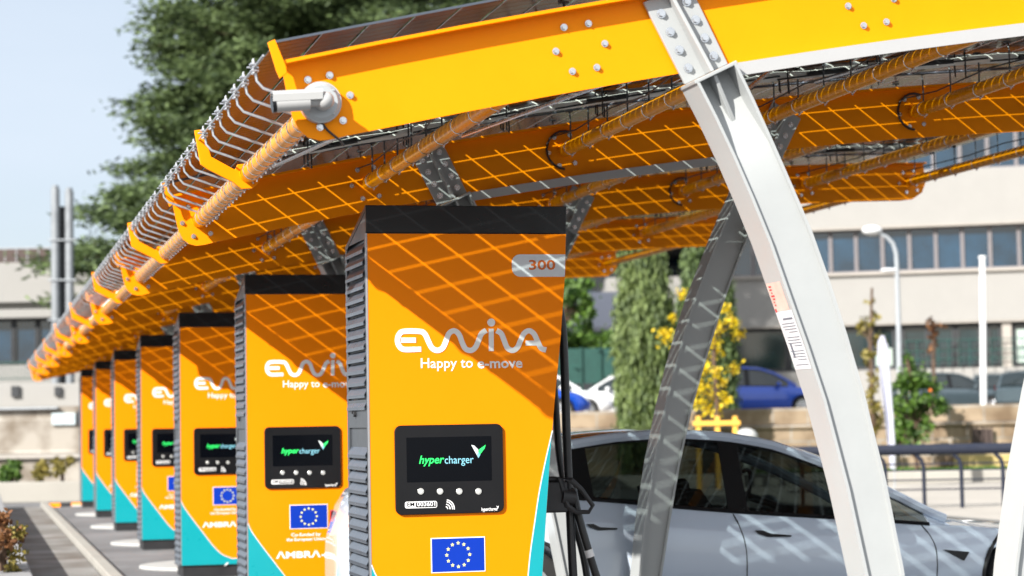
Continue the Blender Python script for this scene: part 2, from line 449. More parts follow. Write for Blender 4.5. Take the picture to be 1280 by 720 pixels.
for k in range(NF):
    lgA, prA = leg(k, False)
    lgB, prB = leg(k, True)
    if k == 0: leg1 = lgA
    Y = Y0+BAY*k; dz = drop(Y)
    x0 = max(prA[0][1][0], prA[0][0][0])+.02; x1 = prB[0][1][0]-.06
    b = B(); n = 12; vs = []
    for i in range(n+1):
        x = x0+(x1-x0)*i/n; z = zb(x)+dz-.004
        vs += [(x, Y-.085, z-.056), (x, Y-.085, z), (x, Y+.05, z), (x, Y+.05, z-.008), (x, Y-.077, z-.008), (x, Y-.077, z-.056)]
    fs = []
    for i in range(n):
        a = 6*i
        for e in range(6): fs.append((a+e, a+(e+1) % 6, a+6+(e+1) % 6, a+6+e))
    fs += [(0, 1, 2, 3, 4, 5), tuple(6*n+e for e in range(5, -1, -1))]
    b.add(vs, fs); obj('tie_bar', b, M['tie'], canopy, smooth=20)
# notice sticker on the outer face of the near leg
def outer_at(z):
    P = [p for p, q in pairs]
    for a, c in zip(P, P[1:]):
        if a[1] >= z >= c[1]: return a[0]+(c[0]-a[0])*(a[1]-z)/(a[1]-c[1])
    return P[-1][0]
zt = at(972, 352, Y=8.5).z; z0s = at(1003, 461, Y=8.5).z
def stk(b, za, zc, ya, yb_, off=.0015):
    n = max(2, int((za-zc)/.05)+1); vs = []
    for i in range(n+1):
        z = za+(zc-za)*i/n; x = outer_at(z)-off; vs += [(x, ya, z), (x, yb_, z)]
    b.add(vs, [(2*i, 2*i+1, 2*i+3, 2*i+2) for i in range(n)])
b = B(); stk(b, zt-.12, z0s, 8.47, 8.652); b.k = 1; stk(b, zt, zt-.119, 8.49, 8.652); b.k = 2
z = zt-.15; stk(b, z, z-.008, 8.49, 8.60, .0025)
for i in range(16):
    z -= .012 if i % 4 else .022
    if z-.004 < z0s+.012: break
    stk(b, z, z-.0035, 8.485, 8.635-.02*random.random()-(.05 if i % 4 == 3 else 0), .0025)
stk(b, z0s+.11, z0s+.05, 8.60, 8.62, .003)
b.k = 3; stk(b, zt-.108, zt-.122, 8.632, 8.648, .003)
random.seed(3)
for i in range(7): zz = zt-.012-.013*i; stk(b, zz, zz-.006, 8.60+.02*random.random(), 8.625+.015*random.random(), .003)
ns = obj('notice_sticker', b, [M['paper'], M['pink'], M['ink'], M['inkred']], leg1)
ns['label'] = 'narrow printed notice with a pink head'

# purlins with wire lashings and hangers
YE = Y0+BAY*(NF-1)
rand = random.Random(5)
for j, X in enumerate(PIPES):
    r = .048 if j == 0 else .045
    za, zc = pz(X), pz(X)+drop(YE)
    b = B(); b.tube([(X, Y0+.01, za), (X, YE+.1, zc)], r, 20)
    pp = obj('purlin', b, M['yellowg'], canopy, smooth=40)
    b = B(); b2 = B()
    n = 114; ya = Y0+.22
    for i in range(96 if j else n*2):
        Y = ya+(.42 if j else .175)*i
        if min(abs(Y-(Y0+BAY*q)) for q in range(NF)) < .06 or Y > YE: continue
        z = za+drop(Y); seg = 12 if Y < 20 else 7
        b.tube([(X+(r+.002)*cos(t), Y+.004*sin(t*2), z+(r+.002)*sin(t)) for t in [2*pi*q/seg for q in range(seg)]], .0026, 4, closed=True)
        if Y < 22:
            aq = radians(-65 if j == 0 else -80)
            cx, cz = X+(r+.006)*cos(aq), z+(r+.006)*sin(aq)
            b.tube([(cx, Y-.018, cz), (cx, Y+.018, cz)], .006, 6); b.tube([(cx, Y+.008, cz-.012), (cx, Y+.008, cz+.006)], .0045, 6)
        if j and Y < 34:
            x2 = X+.06*(1 if i % 2 else -1)
            x2 = X; b2.tube([(X, Y, z+r), (X, Y, zr(x2)+drop(Y)-.06), (X, Y+.02, zr(x2)+drop(Y)-.006)], .0055, 5)
            b2.box(x2-.02, x2+.02, Y+.005, Y+.035, zr(x2)+drop(Y)-.012, zr(x2)+drop(Y)-.003)
    o = obj('wire_lashing', b, M['steel'], pp, smooth=50); o['kind'] = 'stuff'
    if j: o = obj('hanger_rods', b2, M['charcoal'], pp); o['kind'] = 'stuff'

# wire hooks along the low eave: the nearest ones as parts, the far rest as one
hooks = []
for k in range(NF-1):
    for half in (0, 1):
        for q in range(7):
            hooks.append(Y0+BAY*k+2.5*half+.26+q*.335)
def hook_geo(b, Y):
    dz = drop(Y); s = 1 if Y < 24 else 0
    b.tube([(1.132, Y, 3.00+dz), (1.142, Y, 2.935+dz), (1.168, Y-.002, 2.905+dz), (1.342, Y-.01, 2.845+dz)], .0068, 6 if s else 4)
    b.box(1.112, 1.142, Y-.022, Y+.022, 3.000+dz, 3.006+dz)
    b.box(1.115, 1.148, Y-.024, Y+.024, 2.972+dz, 2.978+dz)
    for y in (-.013, .013):
        b.tube([(1.127, Y+y, 2.962+dz), (1.127, Y+y, 3.027+dz)], .0042, 5); b.tube([(1.127, Y+y, 3.006+dz), (1.127, Y+y, 3.014+dz)], .0085, 6)
        b.tube([(1.127, Y+y, 2.964+dz), (1.127, Y+y, 2.972+dz)], .0085, 6)
    b.tube([(1.10, Y, 2.990+dz), (1.15, Y, 2.990+dz)], .0045, 5)
for Y in hooks[:100]:
    b = B(); hook_geo(b, Y); obj('wire_hook', b, M['galv'], canopy, smooth=40)
b = B()
for Y in hooks[100:]: hook_geo(b, Y)
o = obj('wire_hooks', b, M['galv'], canopy); o['kind'] = 'stuff'
b = B(); b.tube([(1.128, Y0-.05, 2.988), (1.128, YE, 2.988+drop(YE))], .005, 6); obj('edge_rod', b, M['steel'], canopy, smooth=True)
# mid-bay brackets
for k in range(NF-1):
    Y = Y0+BAY*k+2.5; dz = drop(Y)
    poly = [(1.105, 3.035), (1.14, 3.04), (1.16, 3.005), (1.19, 2.90), (1.31, 2.835), (1.325, 2.862), (1.40, 2.87), (1.44, 2.82), (1.435, 2.77), (1.40, 2.738), (1.345, 2.735), (1.30, 2.77), (1.17, 2.835), (1.135, 2.86)]
    b = B(); b.prism([(x, z+dz) for x, z in poly], Y-.012, Y+.012); obj('eave_bracket', b, M['yellow'], canopy, bevel=.003)
# solar modules: 8 across, one row of modules per bay
PX, PY, GAP = .1935, .1085, .0105
GAPX = .0150
X_START = 1.165; NXS = 39; mods = [5, 5, 5, 5, 5, 5, 5, 4]
NY = 46
protos = []
x = X_START
for nx in mods:
    b = B(); g = B()
    for i in range(nx):
        a = x+i*PX+GAPX/2; c = a+PX-GAPX
        for q in range(NY):
            y = Y0-.06+q*PY; y2 = y+PY-GAP*(.8)
            za, zc = zr(a), zr(c)
            b.hexa([(a, y, za), (c, y, zc), (c, y2, zc), (a, y2, za), (a, y, za+.004), (c, y, zc+.004), (c, y2, zc+.004), (a, y2, za+.004)])
    zs = [(x+i*PX, zr(x+i*PX)+.007) for i in range(nx+1)]
    e0, e1 = Y0-.075, Y0-.075+NY*PY-.004
    vs = []
    for (xx, z) in zs: vs += [(xx, e0, z), (xx, e1, z)]
    g.add(vs, [(2*i, 2*i+2, 2*i+3, 2*i+1) for i in range(nx)])
    f = B(); t = .008
    za, zc = zs[0][1], zs[-1][1]
    f.hexa([(x, e0-.012, za-.006), (x+nx*PX, e0-.012, zc-.006), (x+nx*PX, e0-.001, zc-.006), (x, e0-.001, za-.006), (x, e0-.012, za+.004), (x+nx*PX, e0-.012, zc+.004), (x+nx*PX, e0-.001, zc+.004), (x, e0-.001, za+.004)])
    m1 = obj('solar_panel', b, M['cell'], canopy, norecalc=True)
    g1 = obj('cover_glass', g, M['clear'], m1, norecalc=True)
    f1 = obj('edge_profile', f, M['louvre'], m1)
    protos.append((m1, g1, f1)); x += nx*PX
for k in range(1, NF-1):
    for m1, g1, f1 in protos:
        c = m1.copy(); COL.objects.link(c); c.parent = canopy; c.location = (0, BAY*k, drop(Y0+BAY*k))
        for s in (g1, f1):
            d = s.copy(); COL.objects.link(d); d.parent = c
# diagonal braces, conduits and connectors under the roof
for k in range(NF-1):
    Y = Y0+BAY*k; dz = drop(Y)
    for (xa, ya, xc, yc) in ((1.7, 3.9, 2.35, 1.1), (2.9, 4.2, 3.65, 1.4), (5.1, 3.9, 5.9, 1.0), (6.5, 4.0, 7.3, 1.2), (4.1, 1.2, 4.7, 4.2)):
        b = B(); b.tube([(xa, Y+ya, zr(xa)-.13+dz), (xc, Y+yc, zr(xc)-.13+dz)], .014, 8); obj('brace_rod', b, M['steel'], canopy, smooth=True)
    for n_, (yy, zo, rr_) in enumerate(((4.05, -.045, .036), (3.9, -.075, .026))):
        b = B(); xs = [1.75+.22*i for i in range(31)]
        b.tube([(x, Y+yy+.012*rand.uniform(-1, 1), zr(x)+zo+dz+.01*rand.uniform(-1, 1)) for x in xs], rr_, 7)
        cd = obj('conduit', b, M['conduit'], canopy, smooth=True)
        b = B()
        for i in range(9):
            x = 2.0+.75*i+rand.uniform(-.1, .1)
            b.tube([(x, Y+yy-.05, zr(x)+zo+dz-.005), (x+.26, Y+yy-.05, zr(x+.26)+zo+dz-.005)], .016, 7)
            b.tube([(x-.2, Y+yy-.05, zr(x-.2)+zo+dz-.02), (x+.5, Y+yy-.05, zr(x+.5)+zo+dz-.0)], .006, 5)
        for i in range(11):
            x = 1.9+.6*i
            b.tube([(x, Y+yy-.035, zr(x)+dz-.01), (x, Y+yy-.04, zr(x)+zo-.1+dz), (x+.03, Y+yy+.02, zr(x)+zo-.105+dz), (x+.03, Y+yy+.04, zr(x)+dz-.01)], .005, 5)
        o = obj('connector_cables', b, M['cable'], cd, smooth=True); o['kind'] = 'stuff'
for X in PIPES[1:]:
    b = B(); pts = []
    for i in range(60):
        Y = Y0+.3+i*.7
        if Y > YE: break
        pts.append((X+.02*sin(i*1.7)-.05, Y, pz(X)+drop(Y)+.085+.02*sin(i*2.9)))
    b.tube(pts, .005, 5); obj('string_cable', b, M['cable'], canopy, smooth=True)

# ================================================================= SECURITY CAMERA
cc = wpt(404, 125, 8.5); cam_root = thing('security_camera', 'white bullet surveillance camera on a round base at the end of the nearest yellow girder', 'security camera', (cc[0], Y0-.006, cc[1]))
b = B(); b.tube([(cc[0], Y0-.008, cc[1]), (cc[0], Y0-.045, cc[1])], .084, 32)
b.tube([(cc[0], Y0-.045, cc[1]), (cc[0], Y0-.06, cc[1])], [.080, .066], 32)
for a in (45, 135, 225, 315): b.tube([(cc[0]+.068*cos(radians(a)), Y0-.05, cc[1]+.068*sin(radians(a))), (cc[0]+.068*cos(radians(a)), Y0-.064, cc[1]+.068*sin(radians(a)))], .005, 6)
obj('base', b, M['cctvgrey'], cam_root, smooth=30)
b = B(); b.tube([(cc[0]+.005, Y0-.06, cc[1]-.005), (cc[0]+.005, Y0-.115, cc[1]-.005)], .034, 20); b.ball((cc[0]+.005, Y0-.125, cc[1]-.005), .036, 16, 10)
b.tube([(cc[0]+.005, Y0-.12, cc[1]-.005), (cc[0]-.08, Y0-.12, cc[1]-.008)], .024, 16)
obj('swivel_arm', b, M['cctv'], cam_root, smooth=30)
lz = cc[1]-.008; bx = cc[0]-.06
b = B(); b.tube([(bx, Y0-.125, lz-.004), (bx-.135, Y0-.125, lz-.016)], .034, 20); obj('housing', b, M['cctv'], cam_root, smooth=30)
b = B(); pr_ = [(-.035, -.004), (-.037, .024), (-.03, .038), (.03, .038), (.037, .024), (.035, -.004), (.033, -.004), (.034, .022), (.028, .0345), (-.028, .0345), (-.034, .022), (-.033, -.004)]
vs = [(bx+.05, Y0-.125+u, lz+v+.008) for u, v in pr_]+[(bx-.150, Y0-.125+u, lz-.014+v+.008) for u, v in pr_]
n = len(pr_); b.add(vs, [(i, (i+1) % n, (i+1) % n+n, i+n) for i in range(n)]+[tuple(range(n)), tuple(range(2*n-1, n-1, -1))])
obj('sun_hood', b, M['cctv'], cam_root, smooth=20)
b = B(); b.tube([(bx-.135, Y0-.125, lz-.016), (bx-.150, Y0-.125, lz-.018)], .0345, 20); obj('lens', b, M['black'], cam_root, smooth=30)
b = B(); b.tube([(cc[0]+.005, Y0-.02, cc[1]-.08), (cc[0]+.03, Y0-.014, cc[1]-.11), (cc[0]+.085, Y0-.014, cc[1]-.155), (cc[0]+.1, Y0+.02, cc[1]-.165)], .005, 6); obj('cable', b, M['cable'], cam_root, smooth=True)

# ================================================================= CHARGING STATIONS
YC = [11.2, 16.45, 21.9, 27.15, 32.35, 37.4, 42.45]
XL = 2.01
YF = YC[0]
def L(k, px, py):
    P = at(px, py, Y=YC[k]); return (P.x, P.z)
proto = thing('charging_station', 'x', 'charger', (XL+.5, YF+.33, 0), 'charging stations under the canopy')
R_ = [L(0, *p) for p in [(708, 258), (706.5, 340), (701, 420), (693.5, 500), (688.5, 560), (683, 640), (678, 720)]]
R_ = [(x, z) for x, z in R_]; R_.append((R_[-1][0]-.018, .42)); R_.append((R_[-1][0]-.01, .2)); 
ZT = R_[0][1]; ZC = L(0, 458, 291)[1]; ZB = .125; 
def redge(z):
    for a, c in zip(R_, R_[1:]):
        if a[1] >= z >= c[1]: return a[0]+(c[0]-a[0])*(a[1]-z)/(a[1]-c[1])
    return R_[-1][0] if z < 1 else R_[0][0]
DEP = .66; zback = ZT-.17
# front panel: yellow field and the cyan swoosh
bodyR = [(x, z) for x, z in [(redge(ZC-.004), ZC-.004)]+[p for p in R_ if ZB < p[1] < ZC]+[(redge(ZB), ZB)]]
b = B(); b.prism([(XL+.006, ZB), (XL+.006, ZC-.004)]+bodyR, YF, YF+.02)
T1 = [L(2, *p) for p in [(223, 626), (230, 634), (240, 648), (250, 661), (260, 674), (268, 684), (278, 693), (290, 698)]]
T2 = [L(0, *p) for p in [(660, 720), (663, 690), (668, 655), (674, 615), (682, 575), (690.5, 538)]]
m0 = (T1[-1][0]+.14, T1[-1][1]+.06); 
T1 = [(max(x, XL+.006), z) for x, z in T1]
mid = [(p.x, p.z) for p in spline([(T1[-1][0], 0, T1[-1][1]), (m0[0]-.05, 0, m0[1]-.045), (m0[0]+.03, 0, m0[1]+.08), (T2[0][0]-.02, 0, T2[0][1]-.12), (T2[0][0], 0, T2[0][1])], 4)][1:-1]
bd = T1+mid+T2
low = [(x-.001, z) for x, z in bodyR if z < T2[-1][1]]
b.k = 1
# fill the swoosh as vertical quads against the lower/right outline
outl = [(redge(bd[-1][1])-.001, bd[-1][1])]+low
n1 = len(bd)
poly = [(XL+.007, ZB+.001)]+[(p[0], p[1]) for p in reversed(low)]+[(outl[0][0], outl[0][1])]+list(reversed(bd))
import mathutils.geometry as mg
tri = mg.tessellate_polygon([[Vector((x, z, 0)) for x, z in poly]])
vs = [(x, YF-.0015, z) for x, z in poly]; b.add(vs, [tuple(t) for t in tri])
# thin pale line between the fields
b.k = 2; ribbon(b, bd, .006, YF-.0022, YF-.001)
obj('front_panel', b, [M['yellow2'], M['cyan'], M['badge']], proto)
# housing
b = B(); hp = [(XL+.012, .16), (XL+.012, ZT-.02), (redge(ZT)-.03, ZT-.02)]+[(x-.03, z) for x, z in R_[1:-1]]+[(R_[-1][0]-.03, .16)]
n = len(hp)
def hz(z, y): return z-(y-YF)*.26 if z > 2.4 else z
b.prism([(x, z) for x, z in hp], YF+.0205, YF+DEP-.03, fn=lambda a, c, y: (a, y, hz(c, y)))
obj('housing', b, M['charcoal'], proto, smooth=30)
# top cap
b = B(); b.prism([(XL, ZC), (XL, ZT), (redge(ZT), ZT), (redge(ZC), ZC)], YF-.001, YF+.0203)
b.hexa([(XL, YF+.0203, ZT-.03), (redge(ZT), YF+.0203, ZT-.03), (redge(ZT)-.02, YF+DEP, zback-.03), (XL, YF+DEP, zback-.03), (XL, YF+.0203, ZT), (redge(ZT), YF+.0203, ZT), (redge(ZT)-.02, YF+DEP, zback), (XL, YF+DEP, zback)])
obj('top_cap', b, M['black'], proto, bevel=.003)
# plinth
b = B(); b.box(XL+.02, redge(.3)-.02, YF+.02, YF+DEP-.04, .0, ZB-.002); obj('plinth', b, M['blackp'], proto, bevel=.004)
# left flank: frame and louvres
def zt_side(y): return ZT-.032-(y-YF)*(ZT-zback)/DEP
b = B()
b.hexa([(XL, YF+.0205, ZB), (XL+.012, YF+.0205, ZB), (XL+.012, YF+.06, ZB), (XL, YF+.06, ZB), (XL, YF+.0205, zt_side(YF+.0205)), (XL+.012, YF+.0205, zt_side(YF+.0205)), (XL+.012, YF+.06, zt_side(YF+.06)), (XL, YF+.06, zt_side(YF+.06))])
b.hexa([(XL, YF+DEP-.05, ZB), (XL+.012, YF+DEP-.05, ZB), (XL+.012, YF+DEP, ZB), (XL, YF+DEP, ZB), (XL, YF+DEP-.05, zt_side(YF+DEP-.05)), (XL+.012, YF+DEP-.05, zt_side(YF+DEP-.05)), (XL+.012, YF+DEP, zt_side(YF+DEP)), (XL, YF+DEP, zt_side(YF+DEP))])
zl_top = at(445, 306, Y=YF+.4).z
b.hexa([(XL+.001, YF+.0605, zl_top), (XL+.012, YF+.0605, zl_top), (XL+.012, YF+DEP-.0505, zl_top), (XL+.001, YF+DEP-.0505, zl_top), (XL+.001, YF+.0605, zt_side(YF+.0605)), (XL+.012, YF+.0605, zt_side(YF+.0605)), (XL+.012, YF+DEP-.0505, zt_side(YF+DEP-.05)), (XL+.001, YF+DEP-.0505, zt_side(YF+DEP-.05))])
zl0, zl1 = at(448, 535, Y=YF+.3).z, at(448, 500, Y=YF+.3).z
b.box(XL+.001, XL+.012, YF+.0605, YF+DEP-.0505, zl0, zl1)
sp = obj('side_panel', b, M['charcoal'], proto, bevel=.002)
b = B(); cz = (zl0+zl1)/2
b.tube([(XL-.001, YF+.38, cz), (XL-.014, YF+.38, cz)], .016, 12); b.tube([(XL-.001, YF+.46, cz+.012), (XL-.010, YF+.46, cz+.012)], .01, 8); obj('lock', b, M['blackp'], sp)
b = B(); z = zl_top-.006
while z > ZB+.03:
    if not (zl0-.065 < z < zl1+.004):
        b.hexa([(XL-.010, YF+.062, z-.052), (XL+.012, YF+.062, z-.014), (XL+.012, YF+DEP-.052, z-.014), (XL-.010, YF+DEP-.052, z-.052), (XL-.010, YF+.062, z-.046), (XL+.012, YF+.062, z-.006), (XL+.012, YF+DEP-.052, z-.006), (XL-.010, YF+DEP-.052, z-.046)])
        b.box(XL-.0105, XL-.004, YF+.062, YF+DEP-.052, z-.064, z-.0525)
    z -= .064
obj('louvres', b, M['louvre'], sp)
b = B(); b.box(XL-.001, XL+.006, YF-.002, YF+.020, ZB, ZC-.002); obj('edge_trim', b, M['edge'], proto)
# badge 300
def fl(*p): return L(0, *p)
x0, z0 = fl(640, 346); x1, z1 = fl(706.5, 318)
b = B(); rr = rrect(x0, x1+.12, z0, z1, .045)
rr = [(min(x, redge(z)-.002), z) for x, z in rr]
b.prism(rr, YF-.0035, YF-.0002)
bd_ = obj('power_badge', b, M['badge'], proto)
b = B(); text_b(b, '300', fl(661, 337)[0], fl(694, 337)[0], fl(661, 337)[1], YF-.0045, h=.073, bold=.02); obj('power_number', b, M['num'], bd_, norecalc=True)
# wordmark strokes
def lg(pts): return [fl(485+x*210/1280, 390+y*80/488) for x, y in pts]
b = B(); W = .0285
for st in ([(205, 285), (120, 285), (85, 260), (72, 215), (85, 170), (120, 148), (240, 148), (280, 168), (310, 230), (335, 275), (375, 293), (415, 275), (440, 225), (460, 170), (490, 145), (520, 150), (545, 180), (565, 235), (590, 280), (630, 293), (665, 270), (690, 215), (712, 165), (748, 140)],
           [(252, 284), (200, 285)], [(100, 215), (212, 215)], [(786, 128), (786, 298)],
           [(826, 142), (862, 165), (885, 220), (910, 275), (950, 293), (985, 270), (1010, 215), (1035, 165), (1072, 143), (1110, 165), (1140, 225), (1165, 275), (1204, 290)],
           [(1048, 237), (1135, 237)]):
    P = lg(st); ribbon(b, P, W if len(P) > 2 else W*.95, YF-.003, YF-.0005)
c_ = lg([(786, 80)])[0]; b.tube([(c_[0], YF-.0005, c_[1]), (c_[0], YF-.003, c_[1])], .0215, 20)
obj('wordmark', b, M['pw'], proto)
b = B(); text_b(b, 'Happy to', fl(526, 460)[0], fl(591, 460)[0], fl(526, 460)[1], YF-.002, h=.075, bold=.008); text_b(b, 'e-move', fl(597, 460)[0], fl(653, 460)[0], fl(597, 460)[1], YF-.002, h=.075, bold=.022)
obj('slogan', b, M['pw'], proto, norecalc=True)
# display unit
x0, z0 = fl(494, 644); x1, z1 = fl(627.5, 529.5)
b = B(); b.prism(rrect(x0, x1, z0, z1, .035), YF-.016, YF+.001); dp = obj('display_unit', b, M['black'], proto, bevel=.004)
xa, za = fl(508, 603); xb, zc_ = fl(613, 545)
b = B(); b.prism(rrect(xa, xb, za, zc_, .004), YF-.0175, YF-.0162); obj('screen', b, M['scr'], dp)
ys = YF-.0185
b = B(); text_b(b, 'hyper', fl(523, 579)[0], fl(554.5, 579)[0], fl(523, 579.5)[1], ys, h=.06, bold=.015, shear=.25)
b.k = 1; text_b(b, 'charger', fl(555, 579)[0], fl(591, 579)[0], fl(555, 579.5)[1], ys, h=.058)
def tri3(b, pts): b.add([(fl(*p)[0], ys, fl(*p)[1]) for p in pts], [tuple(range(len(pts)))])
b.k = 2; tri3(b, [(588, 556), (592, 557), (597, 562), (596.5, 571.5)]); b.k = 0; tri3(b, [(606, 556), (605, 560), (597.5, 570), (597.5, 562)]); b.k = 1; tri3(b, [(597, 572.5), (595, 568), (597.3, 565), (599.5, 568)])
obj('screen_logo', b, [M['green'], M['teal'], M['silverg']], dp, norecalc=True)
for px in (525, 549, 573, 597):
    b = B(); c_ = fl(px, 614); b.tube([(c_[0], YF-.016, c_[1]), (c_[0], YF-.022, c_[1])], .0165, 20); b.tube([(c_[0], YF-.022, c_[1]), (c_[0], YF-.0235, c_[1])], [.014, .012], 20)
    obj('button', b, M['button'], dp, smooth=30)
b = B(); x0, z0 = fl(505.5, 635.5); x1, z1 = fl(545.5, 626)
b.prism(rrect(x0, x1, z0, z1, .010), YF-.0168, YF-.0160); b.k = 1
b.prism(rrect(fl(519, 630)[0], x1-.004, z0+.004, z1-.004, .006), YF-.0174, YF-.0169); 
text_b(b, 'EM', x0+.012, fl(517, 630)[0], z0+.010, YF-.0180, h=.031, bold=.01); b.k = 0
text_b(b, '003601', fl(520.5, 630)[0], x1-.010, z0+.010, YF-.0182, h=.031, bold=.02)
c_ = fl(556, 636)
for r in (.012, .025, .038, .048):
    ribbon(b, [(c_[0]+r*cos(radians(a)), c_[1]+r*sin(radians(a))) for a in (-5, 18, 40, 62, 80)], .0055, YF-.0172, YF-.0161)
text_b(b, 'hypercharger', fl(601, 639)[0], fl(621.5, 639)[0], fl(601, 638.5)[1], YF-.0175, h=.026, bold=.02)
p_ = fl(620, 638); b.prism([(p_[0]+.006, p_[1]+.008), (p_[0]+.013, p_[1]+.026), (p_[0]+.006, p_[1]+.020), (p_[0]-.002, p_[1]+.026)], YF-.0175, YF-.0165)
obj('printed_marks', b, [M['pw'], M['black']], dp, norecalc=True)
# flag
x0, z0 = fl(539, 716.5); x1, z1 = fl(606, 670.5)
b = B(); b.k = 1; b.box(x0, x1, YF-.0025, YF-.0005, z0, z1); b.k = 0; b.box(x0+.005, x1-.005, YF-.0035, YF-.0026, z0+.005, z1-.005); b.k = 2
cx, cz = (x0+x1)/2, (z0+z1)/2
for i in range(12):
    a = 2*pi*i/12; px, pz_ = cx+.062*sin(a), cz+.062*cos(a)
    st = [(px+(.0115 if q % 2 == 0 else .0052)*sin(pi*q/5), pz_+(.0115 if q % 2 == 0 else .0052)*cos(pi*q/5)) for q in range(10)]
    b.add([(u, YF-.0042, v) for u, v in st]+[(px, YF-.0042, pz_)], [(q, (q+1) % 10, 10) for q in range(10)])
obj('flag_decal', b, [M['eu'], M['pw'], M['star']], proto, norecalc=True)
def f2(*p): return L(1, *p)
b = B()
text_b(b, 'Co-funded by', f2(364, 671)[0], f2(401, 671)[0], f2(364, 670.5)[1], YF-.002, h=.034, bold=.02)
text_b(b, 'the European Union', f2(358, 677)[0], f2(407, 677)[0], f2(358, 676.5)[1], YF-.002, h=.034, bold=.02)
text_b(b, '\u039bMBR\u039b', f2(345, 698)[0], f2(401, 698)[0], f2(345, 698)[1], YF-.002, h=.068, bold=.03)
p_ = f2(402, 694); b.prism([(p_[0], p_[1]-.006), (p_[0]+.022, p_[1]-.006), (p_[0]+.022, p_[1]-.017), (p_[0]+.05, p_[1]), (p_[0]+.022, p_[1]+.017), (p_[0]+.022, p_[1]+.006), (p_[0], p_[1]+.006)], YF-.002, YF-.0005)
text_b(b, 'E', f2(412.5, 698)[0], f2(421, 698)[0], f2(345, 698)[1]-.004, YF-.002, h=.08, bold=.06)
obj('funding_text', b, M['pw'], proto, norecalc=True)
b = B(); p_ = L(2, 280, 707); b.prism([(p_[0], p_[1]), (p_[0]+.03, p_[1]+.03), (p_[0]+.05, p_[1]+.03), (p_[0]+.02, p_[1])], YF-.0025, YF-.001); obj('corner_mark', b, M['pw'], proto)
# cable set on the right flank
def cp(px, py, dy): P = at(px, py, Y=YF+dy); return (P.x, P.y, P.z)
def cable(pts, r):
    b = B(); b.tube(spline(pts, 6), r, 12); return b
c1 = [cp(696, 372, .42), cp(703, 410, .42), cp(706, 470, .40), cp(708.5, 550, .38), cp(712, 630, .36), cp(716.5, 720, .34)]
e = c1[-1]; c1 += [(e[0]+.02, e[1], .42), (e[0]+.06, e[1], .2), (e[0]-.02, e[1]+.05, .1), (e[0]-.2, e[1]+.1, .12)]
cb = obj('charging_cable', cable(c1, .024), M['cable'], proto, smooth=True)
c2 = [cp(688, 440, .5), cp(694, 500, .5), cp(698, 560, .5), cp(704, 600, .48), cp(714, 640, .44), cp(728, 690, .42), cp(735, 730, .42)]
e = c2[-1]; c2 += [(e[0]+.02, e[1], .45), (e[0]-.05, e[1]+.03, .2), (e[0]-.25, e[1]+.05, .15)]
obj('charging_cable', cable(c2, .020), M['cable'], proto, smooth=True)
c3 = [cp(716, 610, .36), cp(722, 640, .34), cp(733, 680, .33), cp(747, 725, .33)]
e = c3[-1]; c3 += [(e[0]+.05, e[1], .5), (e[0]+.07, e[1]+.02, .3), (e[0]-.05, e[1]+.06, .12), (e[0]-.3, e[1]+.12, .12)]
c3o = obj('charging_cable', cable(c3, .022), M['cable'], proto, smooth=True)
b = B(); b.tube([cp(735.3, 687, .33), cp(738.3, 696, .33)], .0245, 14); obj('cable_tag', b, M['pw'], c3o, smooth=30)
b = B(); a = cp(680, 602, .3); c_ = cp(707, 640, .3); b.box(a[0]-.05, c_[0], a[1]-.06, a[1]+.12, c_[2], a[2]); 
b.box(a[0]-.02, c_[0]-.03, a[1]-.04, a[1]+.1, a[2], a[2]+.025)
hd = obj('connector_dock', b, M['blackp'], proto, bevel=.012, seg=3)
b = B(); P = [cp(700, 598, .25), cp(714, 600, .25), cp(727, 612, .25), cp(741, 632, .25), cp(736, 640, .25), cp(720, 640, .25), cp(708, 632, .25)]
b.tube(P, [.02, .016, .014, .013, .012, .014, .02], 8, closed=True); b.tube([cp(700, 620, .26), cp(716, 622, .28)], .045, 12)
obj('connector', b, M['blackp'], hd, smooth=True)

labels = ['nearest charging station, orange with cyan swoosh, its screen fully visible',
 'second charging station from the camera, directly left of the nearest one',
 'third charging station from the camera, its slogan cut off by the second',
 'fourth charging station from the camera, in the middle of the row of seven',
 'fifth charging station from the camera, third from the far end',
 'sixth charging station from the camera, next to last in the row',
 'farthest and smallest charging station, at the left end of the row']
proto['label'] = labels[0]
def copy_tree(o, parent=None):
    c = o.copy(); COL.objects.link(c); c.parent = parent
    for ch in o.children: copy_tree(ch, c)
    return c
for k in range(1, 7):
    c = copy_tree(proto); c.location = (XL+.5, YC[k]+.33, 0); c['label'] = labels[k]
#PART3
# ================================================================= SETTING
G_ = dict(kind='structure')
b = B(); b.add([(-600, -120, 0), (900, -120, 0), (900, 1500, 0), (-600, 1500, 0)], [(0, 1, 2, 3)]); obj('ground', b, M['asphalt'], kind='structure', norecalc=True)
def gpt(px, py, z=0): P = at(px, py, Z=z); return P
# paving strip, kerb and planter on the left
def strip(name, x0, x1, ya, yb_, z0, z1, m, lab=None):
    b = B(); b.box(x0, x1, ya, yb_, z0, z1); o = obj(name, b, M[m], bevel=.01); o['kind'] = 'structure'; return o
strip('paved_path', .46, 1.255, 8, 43, -.05, .02, 'plank')
b = B(); b.box(1.27, 1.40, 8, 43.5, -.05, .09)
o = obj('kerb', b, M['pale'], bevel=.012); o['kind'] = 'structure'
b = B(); b.box(1.402, 1.45, 8, 43.5, .001, .006); o = obj('drain_channel', b, M['blackp']); o['kind'] = 'structure'
b = B(); b.box(-2.6, .44, 8.5, 43, -.05, .40); pl = obj('planter_wall', b, M['greyc'], bevel=.015)
recenter(pl); tag(pl, 'low grey concrete planter wall along the left edge, beside the paved path', 'planter wall')
